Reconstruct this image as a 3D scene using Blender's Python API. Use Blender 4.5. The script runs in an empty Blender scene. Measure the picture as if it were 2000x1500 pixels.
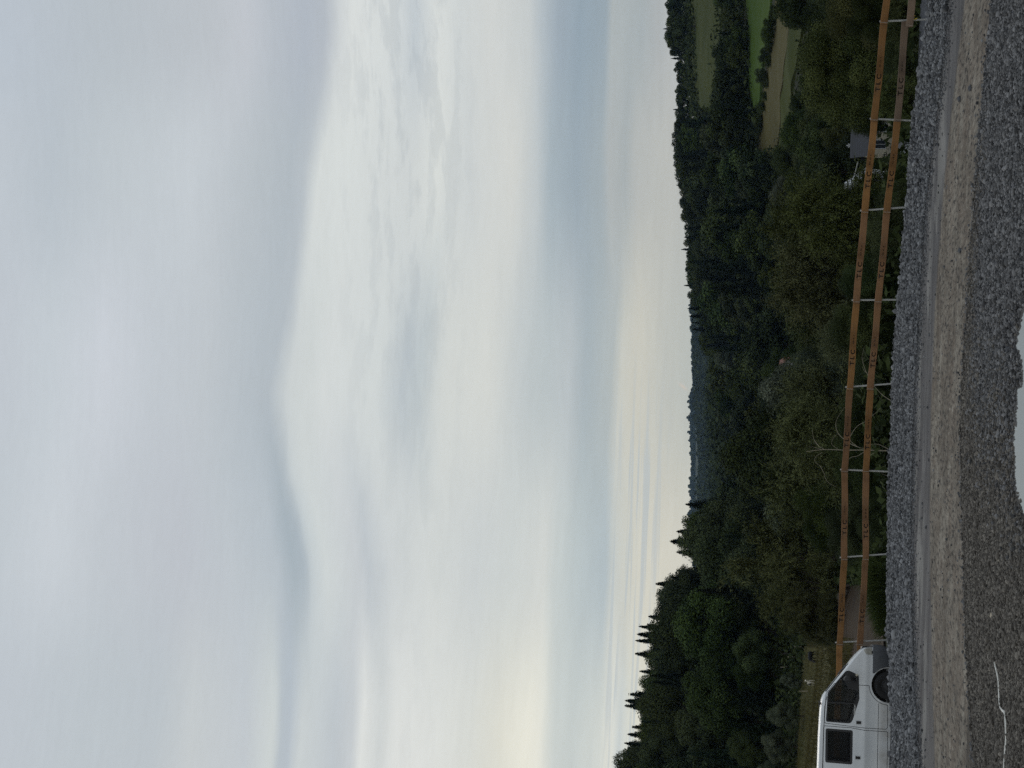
import bpy, bmesh, math, random
import numpy as np
from mathutils import Vector, Matrix

random.seed(7)
RNG = np.random.default_rng(11)
SC = bpy.context.scene
COL = SC.collection
RAD = math.radians

# ------------------------------------------------------------------ camera
CAM_H = 2.5
FOC = 3000.0                      # focal length in pixels of the 2000 px wide photo
PITCH = math.atan(560 / FOC)
ROLL = RAD(1.8)
_f = np.array([0, math.cos(PITCH), math.sin(PITCH)])
_u0 = np.array([0, -math.sin(PITCH), math.cos(PITCH)])
_x0 = np.array([1.0, 0, 0])
_r = math.cos(ROLL) * _x0 + math.sin(ROLL) * _u0
_u = -math.sin(ROLL) * _x0 + math.cos(ROLL) * _u0
EYE = np.array([0, 0, CAM_H])


def ray(x, y):
    """photo pixel -> direction (the photo lies on its side: its left is up)"""
    d = _f + ((750 - y) * _r - (x - 1000) * _u) / FOC
    return d


def at_depth(x, y, depth):
    d = ray(x, y)
    return EYE + d * (depth / d[1])


def on_plane(x, y, z):
    d = ray(x, y)
    return EYE + d * ((z - CAM_H) / d[2])


def project(p):
    q = np.asarray(p, float) - EYE
    w = q @ _f
    return 1000 - FOC * (q @ _u) / w, 750 - FOC * (q @ _r) / w


cam_data = bpy.data.cameras.new('camera')
cam = bpy.data.objects.new('camera', cam_data)
COL.objects.link(cam)
cam_data.sensor_width = 36
cam_data.lens = 54
cam_data.clip_start = 0.1
cam_data.clip_end = 20000
cam.matrix_world = Matrix((( -_u[0], _r[0], -_f[0], 0),
                           ( -_u[1], _r[1], -_f[1], 0),
                           ( -_u[2], _r[2], -_f[2], CAM_H),
                           (0, 0, 0, 1)))
SC.camera = cam


# ------------------------------------------------------------------ helpers
def link(o, parent=None):
    COL.objects.link(o)
    if parent is not None:
        o.parent = parent
    return o


def tag(o, label=None, cat=None, group=None, kind=None):
    if label: o['label'] = label
    if cat: o['category'] = cat
    if group: o['group'] = group
    if kind: o['kind'] = kind
    return o


def mesh_obj(name, verts, faces, mats, parent=None, smooth=False, midx=None, attrs=None):
    me = bpy.data.meshes.new(name)
    verts = np.asarray(verts, dtype=np.float32)
    if isinstance(faces, np.ndarray):
        n, k = faces.shape
        me.vertices.add(len(verts)); me.vertices.foreach_set('co', verts.ravel())
        me.loops.add(n * k); me.loops.foreach_set('vertex_index', faces.astype(np.int32).ravel())
        me.polygons.add(n)
        me.polygons.foreach_set('loop_start', np.arange(0, n * k, k, dtype=np.int32))
        me.update(calc_edges=True)
    else:
        me.from_pydata(verts.tolist(), [], faces)
    if not isinstance(mats, (list, tuple)): mats = [mats]
    for m in mats: me.materials.append(m)
    if midx is not None:
        me.polygons.foreach_set('material_index', np.asarray(midx, dtype=np.int32))
    if smooth:
        me.polygons.foreach_set('use_smooth', np.ones(len(me.polygons), dtype=bool))
    for k, v in (attrs or {}).items():
        v = np.asarray(v, dtype=np.float32)
        if v.ndim == 1:
            a = me.attributes.new(k, 'FLOAT', 'POINT'); a.data.foreach_set('value', v)
        else:
            a = me.attributes.new(k, 'FLOAT_VECTOR', 'POINT'); a.data.foreach_set('vector', v.ravel())
    me.update()
    o = bpy.data.objects.new(name, me)
    return link(o, parent)


class MB:
    """collects simple shapes into one mesh"""
    def __init__(s): s.v = []; s.f = []; s.m = []
    def add(s, vs, fs, m=0):
        n = len(s.v); s.v += [tuple(map(float, p)) for p in vs]
        s.f += [[i + n for i in f] for f in fs]; s.m += [m] * len(fs); return s
    def box(s, a, b, m=0):
        x0, y0, z0 = a; x1, y1, z1 = b
        return s.add([(x0,y0,z0),(x1,y0,z0),(x1,y1,z0),(x0,y1,z0),(x0,y0,z1),(x1,y0,z1),(x1,y1,z1),(x0,y1,z1)],
                     [(3,2,1,0),(4,5,6,7),(0,1,5,4),(1,2,6,5),(2,3,7,6),(3,0,4,7)], m)
    def bar(s, p, q, w, t, up=(0,0,1), m=0):
        p = Vector(p); q = Vector(q); d = (q - p).normalized(); up = Vector(up)
        side = d.cross(up).normalized(); up = side.cross(d).normalized()
        a = side * (t / 2); b = up * (w / 2)
        vs = [p-a-b, p+a-b, p+a+b, p-a+b, q-a-b, q+a-b, q+a+b, q-a+b]
        return s.add(vs, [(3,2,1,0),(4,5,6,7),(0,1,5,4),(1,2,6,5),(2,3,7,6),(3,0,4,7)], m)
    def tube(s, pts, rads, n=7, m=0, cap=True):
        pts = [Vector(p) for p in pts]
        if not isinstance(rads, (list, tuple)): rads = [rads] * len(pts)
        ref = Vector((0.13, 0.97, 0.2)); base = len(s.v)
        for i, p in enumerate(pts):
            d = (pts[min(i+1, len(pts)-1)] - pts[max(i-1, 0)])
            if d.length < 1e-9: d = Vector((0,0,1))
            d.normalize()
            a = d.cross(ref)
            if a.length < 1e-3: a = d.cross(Vector((1,0,0)))
            a.normalize(); b = d.cross(a)
            for k in range(n):
                t = 2*math.pi*k/n
                s.v.append(tuple(p + (a*math.cos(t) + b*math.sin(t))*rads[i]))
        for i in range(len(pts)-1):
            for k in range(n):
                k2 = (k+1) % n
                s.f.append([base+i*n+k, base+i*n+k2, base+(i+1)*n+k2, base+(i+1)*n+k]); s.m.append(m)
        if cap:
            s.f.append([base+k for k in range(n)][::-1]); s.m.append(m)
            s.f.append([base+(len(pts)-1)*n+k for k in range(n)]); s.m.append(m)
        return s
    def prism(s, poly, y0, y1, m=0):
        """polygon in x,z extruded along y"""
        n = len(poly)
        vs = [(p[0], y0, p[1]) for p in poly] + [(p[0], y1, p[1]) for p in poly]
        fs = [tuple(range(n)), tuple(range(2*n-1, n-1, -1))]
        fs += [(i, i+n, (i+1) % n + n, (i+1) % n) for i in range(n)]
        return s.add(vs, fs, m)
    def build(s, name, mats, parent=None, smooth=False, fix=True):
        o = mesh_obj(name, s.v, s.f, mats, parent, smooth, s.m)
        if fix:
            bm = bmesh.new(); bm.from_mesh(o.data); bmesh.ops.recalc_face_normals(bm, faces=bm.faces)
            bm.to_mesh(o.data); bm.free()
        if smooth:
            o.data.set_sharp_from_angle(angle=RAD(38))
        return o


def empty(name, loc=(0,0,0), rz=0.0):
    o = bpy.data.objects.new(name, None)
    o.empty_display_size = 0.3
    o.location = loc; o.rotation_euler = (0, 0, rz)
    return link(o)


# ------------------------------------------------------------------ noise in numpy
def _hash(ix, iy, seed):
    h = (ix.astype(np.int64) * 374761393 + iy.astype(np.int64) * 668265263 + seed * 1442695041) & 0x7fffffff
    h = ((h ^ (h >> 13)) * 1274126177) & 0x7fffffff
    return ((h ^ (h >> 16)) & 0xffff) / 65535.0


def vnoise(x, y, seed=0):
    x = np.asarray(x, float); y = np.asarray(y, float)
    ix = np.floor(x); iy = np.floor(y); fx = x - ix; fy = y - iy
    fx = fx*fx*(3-2*fx); fy = fy*fy*(3-2*fy)
    a = _hash(ix, iy, seed); b = _hash(ix+1, iy, seed); c = _hash(ix, iy+1, seed); d = _hash(ix+1, iy+1, seed)
    return (a*(1-fx)+b*fx)*(1-fy) + (c*(1-fx)+d*fx)*fy


def fbm(x, y, seed=0, octv=4):
    t = 0; amp = 0.5
    for k in range(octv):
        t = t + amp*(vnoise(x, y, seed+k)-0.5); x = x*2.03; y = y*2.03; amp *= 0.5
    return t


def sstep(a, b, x):
    t = np.clip((x-a)/(b-a), 0, 1); return t*t*(3-2*t)


# ------------------------------------------------------------------ materials
def lin(c):
    return tuple(((v/255)/12.92 if v/255 <= 0.04045 else (((v/255)+0.055)/1.055)**2.4) for v in c)


class NT:
    """small node-tree builder"""
    def __init__(s, tree): s.t = tree; s.n = tree.nodes; s.l = tree.links
    def new(s, kind, **kw):
        n = s.n.new(kind)
        for k, v in kw.items(): setattr(n, k, v)
        return n
    def put(s, sock, v):
        if hasattr(v, 'is_linked') or isinstance(v, bpy.types.NodeSocket): s.l.new(v, sock)
        else: sock.default_value = v
    def math(s, op, a, b=None, c=None, clamp=False):
        n = s.new('ShaderNodeMath', operation=op, use_clamp=clamp)
        s.put(n.inputs[0], a)
        if b is not None: s.put(n.inputs[1], b)
        if c is not None: s.put(n.inputs[2], c)
        return n.outputs[0]
    def mix(s, f, a, b, blend='MIX'):
        n = s.new('ShaderNodeMix', data_type='RGBA', blend_type=blend)
        s.put(n.inputs[0], f)
        for sk, q in ((n.inputs[6], a), (n.inputs[7], b)):
            if isinstance(q, tuple): q = (*q[:3], 1)
            elif isinstance(q, (int, float)): q = (q, q, q, 1)
            s.put(sk, q)
        return n.outputs[2]
    def maprange(s, v, a, b, c=0.0, d=1.0, smooth=False):
        n = s.new('ShaderNodeMapRange')
        if smooth: n.interpolation_type = 'SMOOTHSTEP'
        s.put(n.inputs[0], v)
        for i, q in enumerate((a, b, c, d)): n.inputs[i+1].default_value = q
        return n.outputs[0]
    def noise(s, vec, scale, detail=4, rough=0.55, out='Fac'):
        n = s.new('ShaderNodeTexNoise')
        if vec is not None: s.l.new(vec, n.inputs['Vector'])
        n.inputs['Scale'].default_value = scale; n.inputs['Detail'].default_value = detail
        n.inputs['Roughness'].default_value = rough
        return n.outputs[out]
    def voronoi(s, vec, scale, feature='F1', out='Distance', rnd=1.0):
        n = s.new('ShaderNodeTexVoronoi', feature=feature)
        if vec is not None: s.l.new(vec, n.inputs['Vector'])
        n.inputs['Scale'].default_value = scale; n.inputs['Randomness'].default_value = rnd
        return n.outputs[out]
    def mapping(s, vec, scale=(1,1,1), loc=(0,0,0), rot=(0,0,0)):
        n = s.new('ShaderNodeMapping')
        s.l.new(vec, n.inputs['Vector'])
        n.inputs['Scale'].default_value = scale; n.inputs['Location'].default_value = loc
        n.inputs['Rotation'].default_value = rot
        return n.outputs[0]
    def attr(s, name, out='Fac'):
        n = s.new('ShaderNodeAttribute'); n.attribute_name = name
        return n.outputs[out]


def material(name):
    m = bpy.data.materials.new(name); m.use_nodes = True
    t = NT(m.node_tree)
    b = m.node_tree.nodes['Principled BSDF']
    return m, t, b


def simple(name, col, rough=0.6, spec=0.4, var=0.12, scale=8.0, metal=0.0, bump=0.0, coat=0.0):
    m, t, b = material(name)
    co = t.new('ShaderNodeTexCoord').outputs['Object']
    n = t.noise(co, scale, 5)
    f = t.maprange(n, 0.3, 0.7, 1-var, 1+var)
    c = t.mix(1.0, (*col, 1), f, 'MULTIPLY')
    t.l.new(c, b.inputs['Base Color'])
    b.inputs['Roughness'].default_value = rough
    b.inputs['Specular IOR Level'].default_value = spec
    b.inputs['Metallic'].default_value = metal
    b.inputs['Coat Weight'].default_value = coat
    if bump:
        bp = t.new('ShaderNodeBump'); bp.inputs['Strength'].default_value = bump
        t.l.new(n, bp.inputs['Height']); t.l.new(bp.outputs[0], b.inputs['Normal'])
    return m


def leaf_material(name, dark, light, hue=0.018, spread=0.35):
    """leaf colour varies leaf by leaf (attribute 'tone') and tree by tree (random)"""
    m, t, b = material(name)
    tone = t.attr('tone')
    rnd = t.new('ShaderNodeObjectInfo').outputs['Random']
    c = t.mix(tone, dark, light)
    hs = t.new('ShaderNodeHueSaturation')
    t.l.new(c, hs.inputs['Color'])
    t.l.new(t.maprange(rnd, 0, 1, 0.5-hue, 0.5+hue), hs.inputs['Hue'])
    r2 = t.math('FRACT', t.math('MULTIPLY', rnd, 7.31))
    t.l.new(t.maprange(r2, 0, 1, 1-spread, 1+spread), hs.inputs['Value'])
    r3 = t.math('FRACT', t.math('MULTIPLY', rnd, 17.7))
    t.l.new(t.maprange(r3, 0, 1, 0.75, 1.05), hs.inputs['Saturation'])
    t.l.new(hs.outputs[0], b.inputs['Base Color'])
    b.inputs['Roughness'].default_value = 0.85
    b.inputs['Specular IOR Level'].default_value = 0.05
    return m


M = {}
M['leaf_broad'] = leaf_material('leaf_broad', (0.012, 0.021, 0.007), (0.064, 0.086, 0.026))
M['leaf_yellow'] = leaf_material('leaf_yellow', (0.022, 0.032, 0.008), (0.112, 0.126, 0.032), 0.02, 0.2)
M['leaf_willow'] = leaf_material('leaf_willow', (0.026, 0.035, 0.010), (0.128, 0.142, 0.050), 0.02, 0.25)
M['leaf_grey'] = leaf_material('leaf_grey', (0.030, 0.040, 0.022), (0.115, 0.135, 0.085), 0.02, 0.25)
M['leaf_conifer'] = leaf_material('leaf_conifer', (0.010, 0.019, 0.010), (0.030, 0.045, 0.022), 0.02, 0.3)
M['bark'] = simple('bark', (0.05, 0.042, 0.034), 0.9, 0.1, var=0.35, scale=3)
M['pale_twig'] = simple('pale_twig', (0.27, 0.24, 0.18), 0.8, 0.2, var=0.25, scale=5)
M['white_paint'] = None


# ------------------------------------------------------------------ terrain heights
T_COL = np.array([-0.5, -0.25, -0.15, -0.07, 0.0, 0.1, 0.22, 0.4])
Y_ROW = np.array([38, 45, 60, 80, 110, 150, 200, 260, 310, 340, 420, 520, 620, 700, 1000, 1500, 3000.])
Z_TAB = np.array([
    [-.4, -.3, 0.2, .6, .9, 1.4, 8, 17, 23, 25, 30, 31, 31, 30, 26, 22, 20],
    [-.4, -.3, 0.0, .4, .6, .9, 7, 15, 21, 23, 27, 28, 28, 27, 24, 20, 20],
    [-.4, -.5, -.6, -.6, -.4, 0.2, 4.5, 11, 15, 16, 18, 18, 17, 16, 14, 14, 40],
    [-.4, -.8, -1.4, -2.2, -2.8, -2.8, -1, 3, 6, 7.5, 12, 17, 21, 25, 40, 72, 150],
    [-.4, -.9, -1.8, -3.0, -4.2, -4.8, -4.6, -3.4, -1, 1, 8.5, 17, 25, 30, 46, 78, 155],
    [-.45, -.95, -1.9, -3.1, -5.0, -6.2, -5.2, -1.5, 3.5, 6.5, 15.5, 27, 39, 43, 46, 50, 60],
    [-.5, -1.0, -2.0, -3.1, -4.6, -5.0, -1.2, 5.2, 8.7, 11, 20, 36, 49, 56, 60, 60, 60],
    [-.5, -1.0, -2.0, -3.1, -4.6, -5.0, -1.0, 6.0, 10, 13, 23, 41, 56, 64, 70, 70, 70],
])


def terrain(X, Y):
    X = np.asarray(X, float); Y = np.maximum(np.asarray(Y, float), 38.0)
    t = np.clip(X/Y, T_COL[0], T_COL[-1])
    ly = np.log(np.clip(Y, 38, 3000)); lr = np.log(Y_ROW)
    rows = np.stack([np.interp(ly, lr, Z_TAB[i]) for i in range(len(T_COL))])
    i = np.clip(np.searchsorted(T_COL, t, side='right')-1, 0, len(T_COL)-2)
    f = (t-T_COL[i])/(T_COL[i+1]-T_COL[i]); f = f*f*(3-2*f)
    a = np.take_along_axis(rows, i[None], 0)[0] if rows.ndim > 1 else rows[i]
    b = np.take_along_axis(rows, (i+1)[None], 0)[0] if rows.ndim > 1 else rows[i+1]
    z = a*(1-f)+b*f
    z = z + fbm(X/14, Y/14, 5, 3)*np.clip((Y-42)/80, 0, 1)*1.2
    return z


def terr1(X, Y): return float(terrain(np.array([X]), np.array([Y]))[0])


def terr_hit(x, y):
    d = ray(x, y); d = d/d[1]
    Y = np.exp(np.linspace(math.log(40), math.log(3000), 1500))
    gap = CAM_H + d[2]*Y - terrain(d[0]*Y, Y)
    k = np.argmax(gap <= 0)
    if gap[k] > 0: k = len(Y)-1
    return np.array([d[0]*Y[k], Y[k], CAM_H+d[2]*Y[k]])


# ------------------------------------------------------------------ world
def build_world():
    w = bpy.data.worlds.new('World'); SC.world = w; w.use_nodes = True
    t = NT(w.node_tree)
    bg = w.node_tree.nodes['Background']
    sky = t.new('ShaderNodeTexSky', sky_type='NISHITA')
    sky.sun_disc = False
    sky.sun_elevation = SUN_EL; sky.sun_rotation = SUN_AZ
    sky.air_density = 1.6; sky.dust_density = 3.0
    g = t.new('ShaderNodeTexCoord').outputs['Generated']
    sep = t.new('ShaderNodeSeparateXYZ'); t.l.new(g, sep.inputs[0])
    el = t.math('MULTIPLY', t.math('ARCSINE', sep.outputs[2]), 180/math.pi)
    az = t.math('MULTIPLY', t.math('ARCTAN2', sep.outputs[0], sep.outputs[1]), 180/math.pi)
    # soft drifting irregularity of the cloud edges, in azimuth / elevation
    cv = t.new('ShaderNodeCombineXYZ')
    t.l.new(t.math('MULTIPLY', az, 0.07), cv.inputs[0]); t.l.new(t.math('MULTIPLY', el, 0.32), cv.inputs[1])
    n1 = t.noise(cv.outputs[0], 1.3, 5, 0.5)
    el_w = t.math('ADD', el, t.math('MULTIPLY', t.math('SUBTRACT', n1, 0.5), 0.9))

    def edge_shift(y):   # elevation of the main cloud edge along the sky, degrees
        ys = [-200, 50, 325, 725, 860, 960, 1100, 1300, 1450, 1700]
        vs = [660, 646, 612, 553, 553, 572, 596, 602, 600, 590]
        return np.interp(y, ys, vs)

    def azel(x, y):
        d = ray(x, y); d = d/np.linalg.norm(d)
        return math.degrees(math.atan2(d[0], d[1])), math.degrees(math.asin(d[2]))

    E0 = azel(600, 750)[1]
    # ramp of the edge shift over azimuth
    A0, A1 = -20.0, 20.0
    rs = t.new('ShaderNodeValToRGB'); cr = rs.color_ramp; cr.interpolation = 'CARDINAL'
    pts = []
    for y in (1450, 1300, 1100, 960, 860, 725, 325, 50):
        a, e = azel(edge_shift(y), y); pts.append(((a-A0)/(A1-A0), e-E0))
    while len(cr.elements) < len(pts): cr.elements.new(0.5)
    for k, (p, s) in enumerate(pts):
        cr.elements[k].position = p; v = s/20+0.5; cr.elements[k].color = (v, v, v, 1)
    t.l.new(t.maprange(az, A0, A1), rs.inputs[0])
    shift = t.math('MULTIPLY', t.math('SUBTRACT', rs.outputs[0], 0.5), 20)

    def wfun(e): return float(sstep(12, 15.5, e)*(1-sstep(20, 26, e)))
    w1 = t.maprange(el_w, 12, 15.5, smooth=True)
    w2 = t.maprange(el_w, 20, 26, 1, 0, smooth=True)
    e_v = t.math('SUBTRACT', el_w, t.math('MULTIPLY', shift, t.math('MULTIPLY', w1, w2)))

    cols = {
        50: [(0,(188,196,208)),(200,(186,193,202)),(400,(190,195,203)),(480,(196,200,209)),(530,(186,192,202)),(600,(179,186,198)),(635,(183,189,199)),(660,(208,212,216)),(690,(222,225,226)),(770,(217,221,223)),(812,(198,205,212)),(850,(221,224,224)),(900,(211,215,217)),(960,(214,216,216)),(1030,(205,209,211)),(1060,(182,191,199)),(1090,(162,174,186)),(1130,(151,166,179)),(1178,(157,170,180)),(1192,(180,186,188)),(1250,(172,179,182)),(1280,(182,185,186)),(1310,(190,192,192))],
        325: [(0,(192,199,209)),(100,(186,194,204)),(220,(193,200,208)),(380,(200,206,214)),(430,(195,201,209)),(500,(186,193,201)),(570,(180,188,197)),(598,(186,193,201)),(628,(217,221,222)),(680,(218,222,223)),(800,(211,215,217)),(845,(221,224,223)),(910,(209,213,215)),(1000,(216,217,215)),(1050,(196,202,206)),(1080,(170,182,191)),(1130,(158,171,182)),(1180,(168,178,184)),(1195,(182,186,187)),(1225,(175,181,183)),(1245,(190,192,190)),(1300,(196,196,191))],
        725: [(0,(194,200,210)),(100,(198,205,214)),(200,(204,209,219)),(300,(196,202,211)),(400,(193,199,207)),(500,(183,191,200)),(538,(180,188,197)),(566,(206,211,214)),(600,(208,213,215)),(645,(215,219,221)),(740,(211,216,218)),(790,(189,197,204)),(830,(193,201,206)),(875,(214,217,216)),(950,(216,218,216)),(1020,(198,204,207)),(1060,(190,198,202)),(1110,(190,197,202)),(1145,(172,183,190)),(1195,(184,191,192)),(1214,(207,207,199)),(1245,(212,209,197)),(1300,(201,202,195)),(1350,(196,199,192))],
        1100: [(0,(194,201,210)),(100,(202,208,217)),(200,(194,200,209)),(350,(190,195,205)),(450,(190,197,206)),(540,(183,192,202)),(572,(166,178,189)),(590,(170,181,192)),(602,(197,205,211)),(625,(208,214,217)),(685,(202,207,213)),(712,(191,198,206)),(760,(206,211,215)),(850,(212,216,217)),(930,(205,210,213)),(1000,(208,213,214)),(1060,(214,217,216)),(1085,(203,210,211)),(1130,(190,200,204)),(1180,(181,193,200)),(1196,(205,209,206)),(1230,(214,213,203)),(1290,(222,218,204)),(1340,(224,220,206))],
        1450: [(0,(190,197,207)),(150,(188,196,205)),(300,(186,194,203)),(370,(196,202,208)),(470,(192,199,208)),(528,(203,210,213)),(546,(178,188,199)),(566,(180,190,202)),(592,(200,207,212)),(655,(189,197,206)),(690,(196,202,209)),(707,(224,227,228)),(740,(206,211,214)),(770,(221,224,225)),(850,(220,223,223)),(920,(216,219,217)),(980,(222,222,214)),(1030,(236,235,225)),(1050,(233,233,225)),(1078,(205,212,212)),(1120,(200,208,209)),(1170,(214,219,216)),(1185,(231,231,222)),(1202,(206,214,216)),(1222,(225,226,216)),(1260,(236,232,216))],
    }
    F0, F1 = 0.0, 32.0
    fac = t.maprange(e_v, F0, F1)
    outs = []
    for y in (1450, 1100, 725, 325, 50):
        stops = []
        for v, c in cols[y]:
            a, e = azel(v, y)
            s = np.interp((azel(1000, y)[0]-A0)/(A1-A0), [p for p, _ in pts], [q for _, q in pts])
            e = e - s*wfun(e)
            stops.append(((e-F0)/(F1-F0), lin(c)))
        stops.sort()
        r = t.new('ShaderNodeValToRGB'); cr = r.color_ramp; cr.interpolation = 'LINEAR'
        while len(cr.elements) < len(stops): cr.elements.new(0.5)
        for k, (p, c) in enumerate(stops):
            cr.elements[k].position = p; cr.elements[k].color = (*c, 1)
        t.l.new(fac, r.inputs[0])
        outs.append((azel(1000, y)[0], r.outputs[0]))
    c = outs[0][1]
    for (a0, _), (a1, o1) in zip(outs[:-1], outs[1:]):
        c = t.mix(t.maprange(az, a0, a1, smooth=True), c, o1)
    # fine streaks along the layers
    cs = t.new('ShaderNodeCombineXYZ')
    t.l.new(t.math('MULTIPLY', az, 0.12), cs.inputs[0]); t.l.new(t.math('MULTIPLY', el_w, 1.5), cs.inputs[1])
    n2 = t.noise(cs.outputs[0], 1.6, 6, 0.6)
    low = t.maprange(el, 6, 13, 1.0, 0.35)
    amp = t.math('MULTIPLY', t.math('SUBTRACT', n2, 0.5), t.math('MULTIPLY', low, 0.16))
    c = t.mix(1.0, c, t.math('ADD', amp, 1.0), 'MULTIPLY')
    # soft mottled wisps in the bright band, stronger towards the right
    cw = t.new('ShaderNodeCombineXYZ')
    t.l.new(t.math('MULTIPLY', az, 0.2), cw.inputs[0]); t.l.new(t.math('MULTIPLY', el_w, 1.0), cw.inputs[1])
    n3 = t.noise(cw.outputs[0], 1.5, 7, 0.62)
    band = t.math('MULTIPLY', t.maprange(el, 11.5, 13.5, smooth=True), t.maprange(el, 15.5, 18, 1, 0, smooth=True))
    wis = t.math('MULTIPLY', t.math('MULTIPLY', t.maprange(n3, 0.47, 0.60, 0, 0.22, smooth=True), band), t.maprange(az, -6, 12, 0.25, 1.0))
    c = t.mix(wis, c, (*lin((150, 159, 170)), 1))
    n5 = t.noise(cw.outputs[0], 5.0, 6, 0.65)
    c = t.mix(1.0, c, t.maprange(n5, 0.25, 0.75, 0.975, 1.02), 'MULTIPLY')
    # thin pale streaks just over the hills
    ct = t.new('ShaderNodeCombineXYZ')
    t.l.new(t.math('MULTIPLY', az, 0.1), ct.inputs[0]); t.l.new(t.math('MULTIPLY', el, 4.8), ct.inputs[1])
    n4 = t.noise(ct.outputs[0], 1.2, 4, 0.5)
    b4 = t.math('MULTIPLY', t.maprange(el, 4.4, 5.3, smooth=True), t.maprange(el, 6.3, 7.2, 1, 0, smooth=True))
    b4 = t.math('MULTIPLY', b4, t.maprange(az, -4, 3, 1, 0, smooth=True))
    c = t.mix(t.math('MULTIPLY', t.maprange(n4, 0.5, 0.62, 0, 0.55, smooth=True), b4), c, (*lin((180, 192, 202)), 1))
    # a small pink cloudlet over the far hills
    for (px, py, sa, se, tilt, col, k) in ((1334, 755, 0.18, 0.055, 0.9, (226, 206, 190), 0.55),):
        a, e = azel(px, py)
        da = t.math('SUBTRACT', az, a); de = t.math('SUBTRACT', el, e)
        ca, sn = math.cos(tilt), math.sin(tilt)
        p = t.math('ADD', t.math('MULTIPLY', da, ca), t.math('MULTIPLY', de, sn))
        q = t.math('SUBTRACT', t.math('MULTIPLY', de, ca), t.math('MULTIPLY', da, sn))
        r2 = t.math('ADD', t.math('POWER', t.math('ABSOLUTE', t.math('DIVIDE', p, sa)), 2.0), t.math('POWER', t.math('ABSOLUTE', t.math('DIVIDE', q, se)), 2.0))
        c = t.mix(t.math('MULTIPLY', t.math('EXPONENT', t.math('MULTIPLY', r2, -1.0)), k), c, (*lin(col), 1))
    # the sky texture itself sits behind the cloud cover; everything at background strength 0.1
    c10 = t.mix(1.0, c, (10.0, 10.06, 9.72), 'MULTIPLY')
    full = t.mix(0.985, sky.outputs[0], c10)
    t.l.new(full, bg.inputs['Color'])
    bg.inputs['Strength'].default_value = 0.1


SUN_EL = RAD(16)
SUN_AZ = RAD(-28)      # ahead and to the left, behind the cloud
build_world()
sun_d = bpy.data.lights.new('sun', 'SUN')
sun_d.energy = 0.5; sun_d.angle = RAD(40); sun_d.color = (1.0, 0.93, 0.82)
sun = link(bpy.data.objects.new('sun', sun_d))
sd = Vector((math.sin(SUN_AZ)*math.cos(SUN_EL), math.cos(SUN_AZ)*math.cos(SUN_EL), math.sin(SUN_EL)))
sun.rotation_euler = sd.to_track_quat('Z', 'Y').to_euler()
sun.location = (0, 0, 60)

SC.view_settings.view_transform = 'Standard'
SC.view_settings.look = 'None'
SC.view_settings.exposure = 0
SC.view_settings.gamma = 1
SC.view_settings.use_curve_mapping = False
SC.cycles.max_bounces = 6
SC.cycles.diffuse_bounces = 2
SC.cycles.glossy_bounces = 2
SC.cycles.transparent_max_bounces = 12
SC.cycles.volume_bounces = 0
SC.cycles.use_denoising = False
SC.cycles.denoiser = 'OPENIMAGEDENOISE'
SC.cycles.denoising_input_passes = 'RGB_ALBEDO_NORMAL'
SC.cycles.denoising_prefilter = 'ACCURATE'
SC.cycles.sample_clamp_indirect = 4

# ------------------------------------------------------------------ building site pad
LEVEL = {}
def curve_Y(pix, z):
    pts = [on_plane(x, y, z) for y, x in pix]
    pts.sort(key=lambda p: p[0])
    xs = np.array([p[0] for p in pts]); ys = np.array([p[1] for p in pts])
    return lambda X: np.interp(X, xs, ys) + np.where(X > xs[-1], (X-xs[-1])*(ys[-1]-ys[-2])/(xs[-1]-xs[-2]), 0) + np.where(X < xs[0], (X-xs[0])*(ys[1]-ys[0])/(xs[1]-xs[0]), 0)

CREST_Z = 0.22
crestY = curve_Y([(-60,1822),(0,1815),(40,1810),(107,1800),(232,1786),(400,1773),(587,1754),(660,1748),(800,1745),(900,1740),(980,1736),(1150,1734),(1350,1738),(1500,1743),(1600,1747)], CREST_Z)
bermY = curve_Y([(-60,1860),(0,1853),(100,1845),(240,1828),(400,1808),(600,1796),(800,1784),(1000,1780),(1150,1780),(1350,1787),(1500,1796),(1600,1803)], 0.0)
wetY = curve_Y([(-60,1887),(0,1880),(100,1868),(240,1852),(400,1836),(600,1822),(800,1814),(1000,1812),(1150,1813),(1350,1817),(1500,1822),(1600,1826)], 0.0)
trackY = curve_Y([(-60,1948),(0,1940),(100,1930),(240,1916),(400,1902),(600,1890),(800,1879),(1000,1880),(1150,1885),(1300,1892),(1500,1903),(1600,1910)], 0.0)
pudY = curve_Y([(300,2330),(480,2120),(540,2040),(590,1997),(640,1982),(680,1976),(690,1984),(720,1988),(752,1988),(760,1976),(850,1973),(950,1979),(1000,1990),(1030,2004),(1080,2060),(1150,2180),(1300,2400)], -0.03)
WATER_Z = -0.045


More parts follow.
